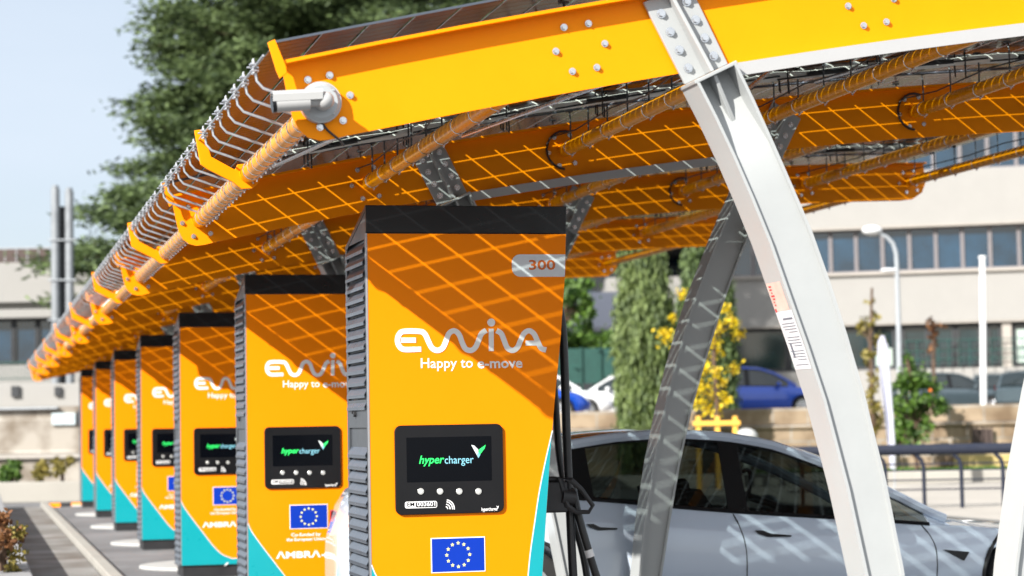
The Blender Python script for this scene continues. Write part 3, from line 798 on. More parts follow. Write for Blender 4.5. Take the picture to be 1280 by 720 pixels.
# white pads at the feet of the canopy legs
for k in range(1, NF):
    Y = Y0+BAY*k; b = B()
    b.prism([(3.42+1.7*cos(2*pi*i/36), Y+1.05*sin(2*pi*i/36)) for i in range(36)], 0, .035, fn=lambda a, c, y: (a, c, y))
    o = obj('foot_pad', b, M['pad'], bevel=.008); recenter(o)
    tag(o, 'pale oval concrete foot pad on the asphalt beside the chargers, %s from the camera' % ['second', 'third', 'fourth', 'fifth', 'sixth', 'seventh', 'eighth', 'farthest'][k-1], 'foot pad', 'foot pads under the canopy legs')
# wheel stop
b = B(); P = gpt(89, 633)
for i in range(4):
    b.k = i % 2
    b.hexa([(P.x-.42+.21*i, P.y-.08, 0), (P.x-.21+.21*i, P.y-.08, 0), (P.x-.21+.21*i, P.y+.12, 0), (P.x-.42+.21*i, P.y+.12, 0), (P.x-.42+.21*i, P.y-.03, .07), (P.x-.21+.21*i, P.y-.03, .07), (P.x-.21+.21*i, P.y+.07, .07), (P.x-.42+.21*i, P.y+.07, .07)])
o = obj('wheel_stop', b, [M['yellow'], M['blackp']]); recenter(o); tag(o, 'yellow and black rubber wheel stop on the asphalt by the farthest charger', 'wheel stop')

# oriented boxes on vertical planes facing the camera
class PL:
    def __init__(s, px, py, D, ang=PSI):
        s.O = at(px, py, D=D); s.e = Vector((cos(ang), -sin(ang), 0)); s.n = Vector((sin(ang), cos(ang), 0))
    def uz(s, px, py):
        d = ray(px, py); t = (s.O-CP).dot(s.n)/d.dot(s.n); P = CP+d*t; return ((P-s.O).dot(s.e), P.z)
    def P(s, u, z, dn=0): q = s.O+s.e*u+s.n*dn; return (q.x, q.y, z)
    def box(s, b, u0, u1, z0, z1, d0, d1):
        b.hexa([s.P(u0, z0, d0), s.P(u1, z0, d0), s.P(u1, z0, d1), s.P(u0, z0, d1), s.P(u0, z1, d0), s.P(u1, z1, d0), s.P(u1, z1, d1), s.P(u0, z1, d1)])
    def rect(s, b, x0, y0, x1, y1, d0, d1, z0=None):
        xm, ym = (x0+x1)/2, (y0+y1)/2
        u0 = s.uz(x0, ym)[0]; u1 = s.uz(x1, ym)[0]; za = s.uz(xm, y1)[1] if z0 is None else z0; zc = s.uz(xm, y0)[1]
        s.box(b, u0, u1, za, zc, d0, d1)
    def base(s): return (s.O.x, s.O.y, 0)

# ---- right-hand building
A = PL(1150, 520, 88, PSI+radians(14))
bld = thing('office_building', 'long cream office block with ribbon windows behind the parked cars at right', 'building', A.base())
uL = A.uz(903, 400)[0]; uR = A.uz(1330, 400)[0]+14
def zz(py, px=1150): return A.uz(px, py)[1]
b = B()
A.box(b, uL, uR, 0, zz(461), 0, 14)
A.box(b, uL, uR, zz(403), zz(338.5), -.05, 14)
A.box(b, uL, uR, zz(281.5), zz(214), -.05, 14)
A.box(b, uL, uR, zz(160), zz(118), -.05, 14)
A.box(b, uL, uL+.4, zz(461), zz(118), .0, 14)
A.box(b, uL+.4, uR, zz(461), zz(118), 4, 13.9)
wl = obj('wall', b, M['cream'], bld, bevel=.03)
b = B(); A.box(b, uL-.3, uR, zz(284.2), zz(281.6), -.25, .2); A.box(b, uL-.3, uR, zz(342), zz(338.6), -.2, .2); A.box(b, uL-.3, uR, zz(405), zz(403.1), -.2, .1)
obj('ledge', b, M['cream2'], bld)
def window(root, Pn, u0, u1, z0, z1, fm, gm, fr=.07, dep=.25, blind=None):
    b = B()
    Pn.box(b, u0, u0+fr, z0, z1, dep-.1, dep+.05); Pn.box(b, u1-fr, u1, z0, z1, dep-.1, dep+.05)
    Pn.box(b, u0+fr, u1-fr, z0, z0+fr, dep-.1, dep+.05); Pn.box(b, u0+fr, u1-fr, z1-fr, z1, dep-.1, dep+.05)
    f = obj('window', b, M[fm], root)
    b = B(); Pn.box(b, u0+fr+.003, u1-fr-.003, z0+fr+.003, z1-fr-.003, dep, dep+.02); obj('pane', b, M[gm], f)
    if blind:
        b = B(); Pn.box(b, u0+fr+.02, u1-fr-.02, z0+fr+.02+(z1-z0)*blind[0], z0+(z1-z0)*blind[1]-fr, dep-.02, dep-.004); obj('blind', b, M['blind'], f)
pxm = [908, 940, 972, 1004, 1037.6, 1069.6, 1102.6, 1136.5, 1169.5, 1202.8, 1237.5, 1273.8, 1310, 1346]
for (ya, yb_) in ((338, 284.5), (213.5, 160.5)):
    us = [A.uz(p, 312)[0] for p in pxm]
    us[0] = uL+.42
    for i in range(len(us)-1):
        window(bld, A, us[i]+.01, us[i+1]-.01, zz(ya), zz(yb_), 'frame', 'bglass', fr=.055)
gz0, gz1 = zz(461), zz(405)
for (a, c, gm, bl) in ((917, 984, 'bglass2', None), (985.5, 1036, 'bglass2', (0, .55)), (1052, 1088, 'bglass2', None), (1089, 1119, 'bglass2', (0, .55)), (1127, 1160, 'bglass2', None), (1161, 1194, 'bglass2', None), (1195, 1226, 'bglass2', None), (1234, 1252, 'bglass2', None), (1266, 1290, 'bglass2', (0, .9)), (1291, 1330, 'bglass2', None)):
    window(bld, A, A.uz(a, 432)[0], A.uz(c, 432)[0], gz0+.02, gz1-.02, 'dframe', gm, fr=.12, blind=bl)
for a, c in ((1037, 1051), (1253, 1265)): b = B(); A.box(b, A.uz(a, 432)[0], A.uz(c, 432)[0], gz0, gz1, -.02, .4); obj('column', b, M['cream2'], bld)
b = B()
for i in range(30): 
    u = A.uz(1120, 440)[0]+i*.42; 
    A.box(b, u, u+.03, gz0, gz0+1.15, -.3, -.27)
for zq in (.35, .7, 1.12): A.box(b, A.uz(1120, 440)[0], A.uz(1330, 440)[0], gz0+zq, gz0+zq+.035, -.29, -.26)
obj('balcony_rail', b, M['fgreen'], bld)

# ---- glazed block seen between the legs, left of the office block
C2 = PL(930, 330, 100)
gb = thing('glass_block', 'pale blue glazed building part glimpsed left of the office block, behind the cypresses', 'building', C2.base())
b = B(); C2.rect(b, 700, 296, 1000, 300, 0, 12); C2.rect(b, 760, 345, 1000, 540, 0, 12, z0=0); C2.rect(b, 900, 300, 1000, 345, .6, 11.9); obj('wall', b, M['cream'], gb)
for a, c in ((905, 929), (930, 958), (959, 990)):
    window(gb, C2, C2.uz(a, 320)[0], C2.uz(c, 320)[0], C2.uz(930, 344.5)[1], C2.uz(930, 300.5)[1], 'dframe', 'lightglass', fr=.08)

# ---- low grey-roofed building
C3 = PL(745, 400, 78)
lb = thing('roofed_shed', 'low building with lavender grey roof behind the white cars, right of the nearest charger', 'building', C3.base())
b = B(); C3.rect(b, 640, 418, 800, 520, 0, 8, z0=0); obj('wall', b, M['greyc'], lb)
b = B(); u0, z0 = C3.uz(600, 417); u1, z1 = C3.uz(800, 352)
b.hexa([C3.P(u0, z0, -.4), C3.P(u1, z0, -.4), C3.P(u1, z0-.1, 9), C3.P(u0, z0-.1, 9), C3.P(u0, z0+.15, -.4), C3.P(u1, z0+.15, -.4), C3.P(u1, z1, 6), C3.P(u0, z1, 6)])
obj('roof', b, M['roofgr'], lb)
b = B(); C3.rect(b, 600, 417.5, 800, 421, -.6, -.41); obj('gutter', b, M['dframe'], lb)
C4 = PL(745, 350, 110)
b = B(); C4.rect(b, 500, 326, 900, 352, 0, 10, z0=0); o = obj('distant_block', b, M['bglass']); recenter(o); tag(o, 'blue glazed low block in the distance above the lavender grey roof', 'building')
C5 = PL(740, 460, 70)
fe = thing('green_fence', 'dark green mesh fence behind the two white cars', 'fence', C5.base())
b = B()
C5.rect(b, 600, 436, 800, 480, 0, .04); obj('mesh_panel', b, M['fgreen'], fe)
for i in range(9): b = B(); C5.rect(b, 606+24*i, 434, 608+24*i, 500, -.08, -.01, z0=0); obj('post', b, M['fgreen'], fe)

# ---- terrace, its wall, lawn and kerb
T = PL(1100, 560, 57)
zt_ = T.uz(1100, 508)[1]; ZTG = zt_-.27
def plate(name, pl_, u0, u1, d0, d1, z0, z1, m, kind='structure'):
    b = B(); pl_.box(b, u0, u1, z0, z1, d0, d1); o = obj(name, b, M[m]); 
    if kind: o['kind'] = kind
    return o
uw0 = T.uz(560, 540)[0]; uw1 = T.uz(1500, 540)[0]
plate('terrace_ground', T, uw0, uw1+20, .6, 60, -.2, ZTG, 'terra')
b = B(); T.box(b, uw0, uw1, 0, zt_-.55, 0, .59); T.box(b, uw0, uw1, zt_-.549, zt_-.45, -.08, .58); T.box(b, uw0, uw1, zt_-.449, zt_, .02, .57)
rw = obj('stone_wall', b, M['stone'], bevel=.03); recenter(rw); tag(rw, 'sandy rough stone retaining wall below the parked cars, behind the navy railing', 'retaining wall')
b = B(); T.rect(b, 1214, 536, 1240, 556, -.12, -.09)
for i in range(5): T.rect(b, 1214+6*i, 534, 1215.5+6*i, 557, -.17, -.13)
o = obj('wall_grille', b, M['rust']); recenter(o); tag(o, 'rusty square grille set in the sandy stone wall at right', 'grille')
b = B(); T.rect(b, 1190, 568, 1262, 597, -.35, -.13, z0=0); o = obj('ochre_panel', b, M['ochre'], bevel=.02); recenter(o); tag(o, 'pale ochre low wall section behind the navy railing at right', 'low wall')
b = B(); T.box(b, T.uz(700, 590)[0], uw1, .001, .03, -9, -.01); lawn = obj('lawn', b, M['grass']); lawn['kind'] = 'structure'
# grass blades on the lawn
rg = random.Random(2); b = B()
for i in range(9000):
    u = rg.uniform(T.uz(940, 590)[0], T.uz(1300, 590)[0]); d = rg.uniform(-9, -.2); h = rg.uniform(.05, .14); a = rg.uniform(0, pi)
    p = Vector(T.P(u, .03, d)); q = Vector((cos(a), sin(a), 0))*.03
    b.add([p-q, p+q, p+Vector((rg.uniform(-.04, .04), rg.uniform(-.04, .04), h))], [(0, 1, 2)])
gr = obj('grass', b, M['grass'], norecalc=True); tag(gr, 'short green grass in front of the sandy wall', 'grass'); gr['kind'] = 'stuff'
K = PL(1150, 612, 47)
b = B(); K.box(b, K.uz(700, 612)[0], K.uz(1500, 612)[0], 0, .28, 0, .35); kb = obj('white_kerb', b, M['pale'], bevel=.03); kb['kind'] = 'structure'
b = B(); K.box(b, K.uz(640, 612)[0], K.uz(1500, 612)[0], .002, .006, -24, -.01); o = obj('pale_pavement', b, M['sand']); o['kind'] = 'structure'

# ---- railing
Rl = PL(1200, 600, 34.5)
ra = thing('navy_railing', 'navy blue metal railing with thick top tube and curved posts, behind the silver car', 'railing', Rl.base())
zr_ = Rl.uz(1150, 562)[1]; z1_ = Rl.uz(1150, 574)[1]
ru0 = Rl.uz(985, 570)[0]; ru1 = Rl.uz(1330, 570)[0]
b = B(); b.tube([Rl.P(ru0, zr_), Rl.P(ru1, zr_)], .085, 14); obj('top_rail', b, M['rail'], ra, smooth=40)
for pq in (580, 600, 612, 588):
    b = B(); zq = Rl.uz(1150, pq)[1]; b.tube([Rl.P(ru0, zq, .02), Rl.P(ru1, zq, .02)], .013, 6); obj('bar', b, M['rail'], ra)
for px in (1003, 1051, 1107, 1155, 1202, 1254, 1306):
    u = Rl.uz(px, 600)[0]; b = B(); b.tube([Rl.P(u, 0), Rl.P(u, zr_-.28), Rl.P(u-.03, zr_-.17), Rl.P(u-.12, zr_-.08)], .034, 8); obj('post', b, M['rail'], ra, smooth=True)
# boulder
P = at(933, 541, D=50); b = B(); b.ball((P.x, P.y, P.z-.1), .27, 18, 12, (1, .8, .75)); 
b.tube([(P.x, P.y, 0), (P.x, P.y, P.z-.25)], .09, 10)
o = obj('white_globe', b, M['pad'], smooth=True); recenter(o); tag(o, 'white rounded globe light on a short post beyond the roof of the silver car', 'globe light')

# ---- lamp post
def at3(px, py, D, up=0): P = at(px, py, D=D); return Vector((P.x, P.y, P.z+up))
D = 62; base = at3(1125, 508, D)
lp = thing('lamp_post', 'tall pale grey street lamp with curved arm and white head before the office block', 'street lamp', (base.x, base.y, ZTG))
top = at3(1121, 330, D); 
def hpx(px, py): P = at(px, py, D=D); return (P.x, P.y, P.z)
b = B(); b.tube([(base.x, base.y, ZTG-.1), hpx(1123, 400), hpx(1121, 330), hpx(1120, 316), hpx(1116, 304), hpx(1108, 296), hpx(1098, 292)], [.085, .075, .06, .06, .055, .05, .045], 10)
obj('pole', b, M['lpost'], lp, smooth=True)
b = B(); b.ball(hpx(1090, 288), .27, 14, 8, (1.15, .8, .55)); obj('lamp_head', b, M['cwhite'], lp, smooth=True)
b = B(); b.tube([hpx(1121, 336), hpx(1113, 337)], .03, 8); b.ball(hpx(1110, 338), .2, 12, 8, (1.2, .8, .35)); obj('lower_lamp', b, M['cwhite'], lp, smooth=True)
D = 72; P = at3(1229, 500, D); Q = at3(1228, 323, D)
b = B(); b.tube([(P.x, P.y, ZTG-.1), tuple(Q)], [.11, .10], 12); b.tube([tuple(Q), (Q.x, Q.y, Q.z+.08)], [.13, .13], 12)
o = obj('white_pole', b, M['cwhite'], smooth=30); recenter(o); tag(o, 'plain white flagless pole right of the street lamp', 'pole')
# feather flag
Fp = PL(1112, 600, 44)
ff = thing('feather_flag', 'tall narrow white feather banner on a thin pole behind the railing', 'banner', Fp.base())
b = B(); pts = [(1101, 419), (1097, 427), (1097, 440), (1101, 480), (1106, 520), (1110, 560), (1113.5, 586), (1117.5, 586), (1118.5, 560), (1116, 520), (1112.5, 480), (1110, 450), (1108, 430), (1105, 420)]
uv = [Fp.uz(*p) for p in pts]; n = len(uv)
def wav(u, z): return .05*sin(z*3.3)
b.add([Fp.P(u, z, -.006+wav(u, z)) for u, z in uv]+[Fp.P(u, z, .006+wav(u, z)) for u, z in uv], [tuple(range(n)), tuple(range(2*n-1, n-1, -1))]+[(i, i+n, (i+1) % n+n, (i+1) % n) for i in range(n)])
obj('banner', b, M['flagc'], ff)
b = B(); b.tube([Fp.P(Fp.uz(1118, 600)[0], 0), Fp.P(Fp.uz(1118.5, 560)[0], Fp.uz(1118, 560)[1]), Fp.P(Fp.uz(1113, 480)[0], Fp.uz(1113, 480)[1]), Fp.P(Fp.uz(1109, 430)[0], Fp.uz(1109, 430)[1])], .018, 8); obj('pole', b, M['lpost'], ff)

# ---- left-hand background
W1 = PL(50, 620, 45)
b = B(); W1.rect(b, -60, 603, 103, 628, 0, .4, z0=0); W1.rect(b, 103.1, 604, 400, 628, .02, .38, z0=0); wl_ = obj('low_white_wall', b, M['pale'], bevel=.02); recenter(wl_); tag(wl_, 'low pale wall across the far end of the car park, beyond the chargers', 'low wall')
W2 = PL(50, 600, 60)
rt = thing('terrace_wall', 'pale block retaining wall with small dark openings beyond the farthest charger', 'retaining wall', W2.base())
uu0, uu1 = W2.uz(-200, 560)[0], W2.uz(420, 560)[0]
def wz(py): return W2.uz(50, py)[1]
b = B(); W2.box(b, uu0, uu1, 0, wz(573), 0, 1); obj('lower_course', b, M['stone2'], rt, bevel=.02)
b = B(); W2.box(b, uu0, uu1, wz(573)+.003, wz(568), -.15, 1.2); obj('coping', b, M['cream2'], rt)
b = B(); W2.box(b, uu0, uu1, wz(568)+.003, wz(508), 1.21, 2); obj('middle_course', b, M['stone2'], rt, bevel=.02)
b = B(); W2.box(b, uu0, uu1, wz(508)+.003, wz(478), 2.01, 4); obj('upper_course', b, M['cream'], rt, bevel=.02)
for (x0, y0, x1, y1, m, dd) in ((-6, 481, 4, 495, 'dframe', 1.9), (50, 482, 58, 494, 'dframe', 1.9), (54, 516, 84, 531, 'bpale', 1.1), (86, 513, 104, 529, 'dframe', 1.1)):
    b = B(); W2.rect(b, x0, y0, x1, y1, dd, dd+.15); obj('opening', b, M[m], rt)
b = B(); W2.rect(b, -40, 509, 62, 511.5, 1.0, 1.2); obj('pipe_rail', b, M['lpost'], rt)
W3 = PL(50, 430, 78)
lbd = thing('left_building', 'cream building with a wide blue glass window at the far left', 'building', W3.base())
b = B()
W3.rect(b, -160, 327, 330, 377, 0, 12); W3.rect(b, -160, 386, 330, 397, -.3, 12); W3.rect(b, -160, 377.2, 330, 385.8, .35, 11.9)
W3.rect(b, -160, 455, 330, 540, 0, 12, z0=0); W3.rect(b, 64, 397.2, 330, 454.8, .02, 11.9); W3.rect(b, -160, 397.2, 63.8, 454.8, 5, 11.8)
obj('wall', b, M['cream'], lbd, bevel=.03)
for a, c in ((-60, -22), (-21, 15), (16, 45), (46, 63.5)):
    window(lbd, W3, W3.uz(a, 420)[0], W3.uz(c, 420)[0], W3.uz(20, 454.6)[1], W3.uz(20, 399)[1], 'dframe', 'bglass', fr=.07)
b = B(); W3.rect(b, -120, 306, 46, 326.8, 2, 8); obj('roof_parapet', b, M['rust'], lbd)
b = B()
for i in range(26): W3.rect(b, -120+14*i, 310, -119+14*i, 326.9, -.05, -.01)
W3.rect(b, -120, 309, 240, 310.5, -.06, 0); obj('roof_rail', b, M['lpost'], lbd)
b = B()
for i in range(34): W3.rect(b, -60+4*i, 455, -59.5+4*i, 478, -1.5, -1.46)
W3.rect(b, -60, 454, 76, 455.5, -1.5, -1.45); W3.rect(b, -60, 474, 76, 475, -1.5, -1.45)
o = obj('green_railing', b, M['fgreen']); recenter(o); tag(o, 'thin green railing on the terrace below the blue window at left', 'railing')
b = B(); D = 66
ch = thing('twin_flues', 'pair of tall pale metal flue pipes standing side by side at left', 'flue', tuple(W2.P(0, 0, 6)))
for px, py, r in ((69, 236, .135), (86.5, 239, .13)):
    b = B(); P = at3(px+1, 560, D); Q = at3(px, py, D); b.tube([(Q.x, Q.y, 0), tuple(Q)], r, 14); b.tube([(Q.x, Q.y, Q.z), (Q.x, Q.y, Q.z+.1)], r*.75, 12); obj('pipe', b, M['flue'], ch, smooth=30)
b = B(); P = at3(79, 400, D+.3); Q = at3(78.5, 258, D+.3); b.box(P.x-.1, P.x+.12, P.y, P.y+.3, 0, Q.z); obj('shaft', b, M['dframe'], ch)
for py in (300, 350, 400): 
    b = B(); P = at3(60, py, D-.16); Q = at3(95, py, D-.16); b.tube([tuple(P), tuple(Q)], .025, 6); obj('bracket', b, M['lpost'], ch)

# ================================================================= VEGETATION
def leaves(b, c, rad, n, size, rg, flat=.6, asp=1.6):
    c = Vector(c)
    for i in range(n):
        v = Vector((rg.gauss(0, .5), rg.gauss(0, .5), rg.gauss(0, .5)))
        p = c+Vector((v.x*rad[0], v.y*rad[1], v.z*rad[2]))
        a = Vector((rg.uniform(-1, 1), rg.uniform(-1, 1), rg.uniform(-flat, flat))).normalized(); q = a.orthogonal().normalized()
        if rg.random() < .5: q = a.cross(q)
        s = size*rg.uniform(.6, 1.4); a *= s*asp/2; q *= s/2
        b.add([p-a, p+q, p+a, p-q], [(0, 1, 2, 3)])
def limb(b, p, q, r0, r1, rg, n=5, w=.08):
    p, q = Vector(p), Vector(q); L_ = (q-p).length; pts = []; rs = []
    for i in range(n+1):
        t = i/n; o = Vector((rg.uniform(-1, 1), rg.uniform(-1, 1), rg.uniform(-1, 1)))*w*L_*.3*(1 if 0 < i < n else 0)
        pts.append(p.lerp(q, t)+o); rs.append(r0+(r1-r0)*t)
    b.tube(pts, rs, 7); return pts
def cedar(label, px, D, ztop, spread, seed, tiers=15, zlow=5.0):
    rg = random.Random(seed); P = at(px, 400, D=D); x, y = P.x, P.y
    root = thing('cedar_tree', label, 'cedar tree', (x, y, 0), 'cedars behind the canopy')
    tb = B(); limb(tb, (x, y, 0), (x+.3, y, ztop), .42, .06, rg, 8, .02); fo = B()
    for t in range(tiers):
        f = t/(tiers-1); z = zlow+(ztop-zlow)*f**1.35; R = spread*(1-f*.6)
        nb = 10
        for k in range(nb):
            a = 2*pi*(k+rg.random()*.7)/nb+t*.9; Lr = R*rg.uniform(.72, 1.08)
            p = Vector((x, y, z)); q = p+Vector((cos(a)*Lr, sin(a)*Lr, rg.uniform(-.02, .16)*Lr))
            pts = limb(tb, p, q, .11*(1-f*.6), .015, rg, 5, .12)
            m = max(4, int(Lr*2.0))
            for i in range(m):
                s = .22+.8*(i+rg.random())/m; c = p.lerp(q, min(s, 1.0)); side = Vector((-sin(a), cos(a), 0))*rg.uniform(-1, 1)*(.28*Lr*(1.15-s))
                c = c+side+Vector((0, 0, rg.uniform(-.1, .22)))
                leaves(fo, c, (.95, .95, .28), 130, .088, rg, .45, 3.6)
                if rg.random() < .5: leaves(fo, c+Vector((0, 0, -.25)), (.45, .45, .26), 30, .075, rg, .9, 3.4)
    obj('trunk', tb, M['bark'], root, smooth=True, norecalc=True); obj('crown', fo, M['cedar'], root, norecalc=True)
cedar('big dark green cedar rising behind the eave of the canopy, its boughs against the sky', 392, 74, 24, 9.2, 11, 26, 4.6)
cedar('second cedar, mostly hidden by the solar roof at top centre', 600, 122, 29, 10, 12, 11, 17)
def cypress(label, px, D, w, ztop, seed, m='cyp', zb_=0.0):
    rg = random.Random(seed); P = at(px, 480, D=D); x, y = P.x, P.y
    root = thing('cypress_tree', label, 'cypress tree', (x, y, zb_), 'cypresses behind the silver car')
    tb = B()
    for i in range(4): limb(tb, (x+rg.uniform(-.2, .2), y+rg.uniform(-.2, .2), zb_-.1), (x+rg.uniform(-.4, .4)*w, y+rg.uniform(-.2, .2), zb_+3.0), .09, .04, rg)
    fo = B(); n = 330
    for i in range(n):
        z = zb_+.5+(ztop-zb_-.5)*(i+rg.random())/n; f = (z-zb_)/(ztop-zb_)
        r = w*(1 if f < .6 else 1-(f-.6)*1.6)*(.75+.25*min(1, f*6)); r = max(r, .1)
        a = rg.uniform(0, 2*pi); rr_ = r*rg.uniform(.55, 1.0)
        leaves(fo, (x+cos(a)*rr_, y+sin(a)*rr_, z), (.17, .17, .55), 150, .045, rg, 5.0, 4.0)
    obj('trunk', tb, M['barkr'], root, smooth=True, norecalc=True); obj('crown', fo, M[m], root, norecalc=True)
cypress('tall light green cypress left of the grey canopy leg', 808, 54, .72, 6.5, 21, 'cyp')
cypress('darker cypress standing behind the yellow leaved sapling', 884, 59, .78, 7.0, 22, 'cyp2')
def loose(name, label, cat, pts, D, m, leafs, size, trunk=None, tm='bark', seed=5, zb_=0.0, spread=.25, group=None):
    # pts: clump centres measured on the photograph, given real depth around distance D
    rg = random.Random(seed); base = at(trunk[0][0], trunk[0][1], D=D)
    root = thing(name, label, cat, (base.x, base.y, zb_), group)
    tb = B(); tr = [tuple(at(p[0], p[1], D=D)) for p in trunk]; tr = [(tr[0][0], tr[0][1], zb_-.05)]+tr
    tb.tube(tr, [.07]+[.055-.035*i/len(tr) for i in range(len(tr)-1)], 7)
    fo = B()
    for px, py, r in pts:
        c = at(px, py, D=D+rg.uniform(-.5, .5)); 
        near = min(tr, key=lambda q: (Vector(q)-c).length+(0 if q[2] < c.z else .6))
        limb(tb, near, c, .012, .005, rg, 3)
        R = r*D/FPX
        leaves(fo, c, (R*1.1, R*1.1, R*1.1), int(leafs*(r/10)**2)+12, size, rg, 1.2, 1.3)
    obj('stem', tb, M[tm], root, smooth=True, norecalc=True); obj('foliage', fo, M[m], root, norecalc=True); return root
yp = [(852, 368, 7), (842, 396, 4), (833, 420, 9), (826, 414, 5), (905, 386, 8), (893, 397, 7), (915, 402, 7), (899, 408, 9), (921, 418, 8), (888, 425, 10), (897, 440, 8), (880, 444, 8), (878, 460, 9), (918, 461, 8), (874, 478, 9), (886, 490, 11), (903, 477, 6), (906, 498, 7), (872, 500, 8), (882, 512, 8), (900, 512, 6), (868, 488, 7), (893, 466, 6)]
loose('yellow_sapling', 'young tree with bright yellow leaves tied to wooden stakes behind the silver car', 'sapling', [(a+random.uniform(-3, 3), c, r*1.0) for a, c, r in yp], 46, 'yel', 60, .065, [(896, 548), (896, 500), (892, 450), (893, 420), (898, 390)], 'bark', 31)
# stakes
S = PL(895, 535, 45.6); sk = thing('tree_stakes', 'yellowish wooden stake frame around the yellow leaved sapling', 'tree stakes', S.base())
for px in (873, 897, 919):
    b = B(); S.rect(b, px-3, 520, px+3, 560, -.04, .04, z0=0); obj('stake', b, M['wood'], sk, bevel=.01)
b = B(); S.rect(b, 866, 526, 925, 532, -.08, -.045); obj('cross_rail', b, M['wood'], sk, bevel=.01)
rg = random.Random(9)
sp_ = []
for i in range(60):
    px = rg.triangular(1116, 1196, 1135); f = (px-1130)/66; py = rg.uniform(458+34*max(f, 0)+rg.uniform(0, 10), 560-44*max(f, 0)); sp_.append((px, py, rg.uniform(3, 9)))
sp_ += [(1133, 448, 6), (1138, 458, 7), (1131, 470, 8), (1150, 467, 7), (1160, 480, 8), (1126, 500, 9), (1128, 525, 9), (1140, 540, 7)]
sh = loose('flowering_shrub', 'leafy green shrub with a few orange flowers in front of the dark hatchback', 'shrub', sp_, 55, 'shr', 95, .085, [(1146, 575), (1144, 530), (1140, 480), (1134, 450)], 'bark', 41)
b = B()
for px, py in ((1163, 488),):
    c = at(px, py, D=54.3); b.ball(tuple(c), .042, 8, 5)
obj('flowers', b, M['orangef'], sh)
tp = [(1087+rg.uniform(-13, 13), 395+i*5, rg.uniform(4, 7)) for i in range(13)]+[(1093+rg.uniform(-8, 8), 470+i*6, rg.uniform(4, 8)) for i in range(12)]+[(1090, 378, 4), (1076, 408, 5), (1104, 430, 5)]
loose('thin_tree', 'slender half bare tree with olive and brown leaves beside the white feather banner', 'tree', tp, 56, 'olive', 26, .10, [(1091, 560), (1090, 480), (1088, 430), (1090, 360)], 'bark', 42)
tp2 = [(1166+rg.uniform(-4, 4), 402+i*5, 4) for i in range(8)]+[(1176, 406, 4)]
loose('red_sapling', 'small bare sapling with reddish leaves in front of the ground floor windows', 'sapling', tp2, 64, 'brownl', 30, .10, [(1168, 500), (1167, 450), (1166, 400)], 'bark', 43, zb_=ZTG)
tb_ = [(700+rg.uniform(0, 38), 352+rg.uniform(0, 55), 8) for i in range(30)]
loose('broadleaf_tree', 'dark leafy tree peeking out behind the upper right edge of the nearest charger', 'tree', tb_, 66, 'shr', 50, .14, [(690, 520), (695, 450), (705, 400)], 'bark', 44, zb_=0)
# hedge
b = B(); rg = random.Random(12); hb = PL(740, 430, 71)
for i in range(150):
    u, z = hb.uz(rg.uniform(640, 790), rg.uniform(420, 442)); c = hb.P(u, z, rg.uniform(0, .8)); leaves(b, c, (.3, .3, .3), 26, .13, rg, 1, 1.3)
hroot = thing('clipped_hedge', 'dark hedge strip above the green fence, below the lavender roof', 'hedge', hb.base()); obj('foliage', b, M['shr'], hroot, norecalc=True)
b = B()
for px in range(645, 790, 16):
    P = at(px, 440, D=71.4); b.tube([(P.x, P.y, 0), (P.x, P.y, P.z+.5)], [.05, .02], 6)
obj('stems', b, M['bark'], hroot)
# far-left shrubs and planter plants
for i, (px, py, r, m, lab) in enumerate(((14, 590, 14, 'shr', 'small bright green shrub against the pale wall at far left'), (52, 588, 13, 'olive', 'dry olive shrub between the green shrub and the bare one at far left'), (78, 582, 13, 'olive', 'thin bare brownish shrub on the pale wall, nearest the farthest charger'))):
    rg = random.Random(60+i); pts = [(px+rg.uniform(-r, r)*.8, py+rg.uniform(-r, r)*.8, 5) for _ in range(14 if i else 26)]
    loose('wall_shrub', lab, 'shrub', pts, 52, m, 60 if i == 0 else 22, .08, [(px, 604), (px, 595), (px, py)], 'bark', 70+i, group='shrubs by the far wall')
rg = random.Random(80); pts = [(rg.uniform(-30, 24), rg.uniform(650, 730), 9) for _ in range(34)]+[(25, 668, 6), (29, 661, 4), (3, 648, 7), (6, 662, 8)]
loose('planter_plant', 'straggly plant with green and rusty leaves in the planter at lower left', 'plant', [p for i, p in enumerate(pts) if i % 3], 17.5, 'olive', 34, .035, [(2, 735), (2, 700), (4, 660)], 'bark', 81, zb_=.4)
loose('planter_plant', 'rusty brown leaved plant at the very lower left edge, in the planter', 'plant', [p for i, p in enumerate(pts) if not i % 3]+[(2, 652, 8), (6, 668, 7), (-4, 660, 9)], 17.2, 'brownl', 40, .035, [(0, 735), (0, 700), (2, 660)], 'bark', 82, zb_=.4)

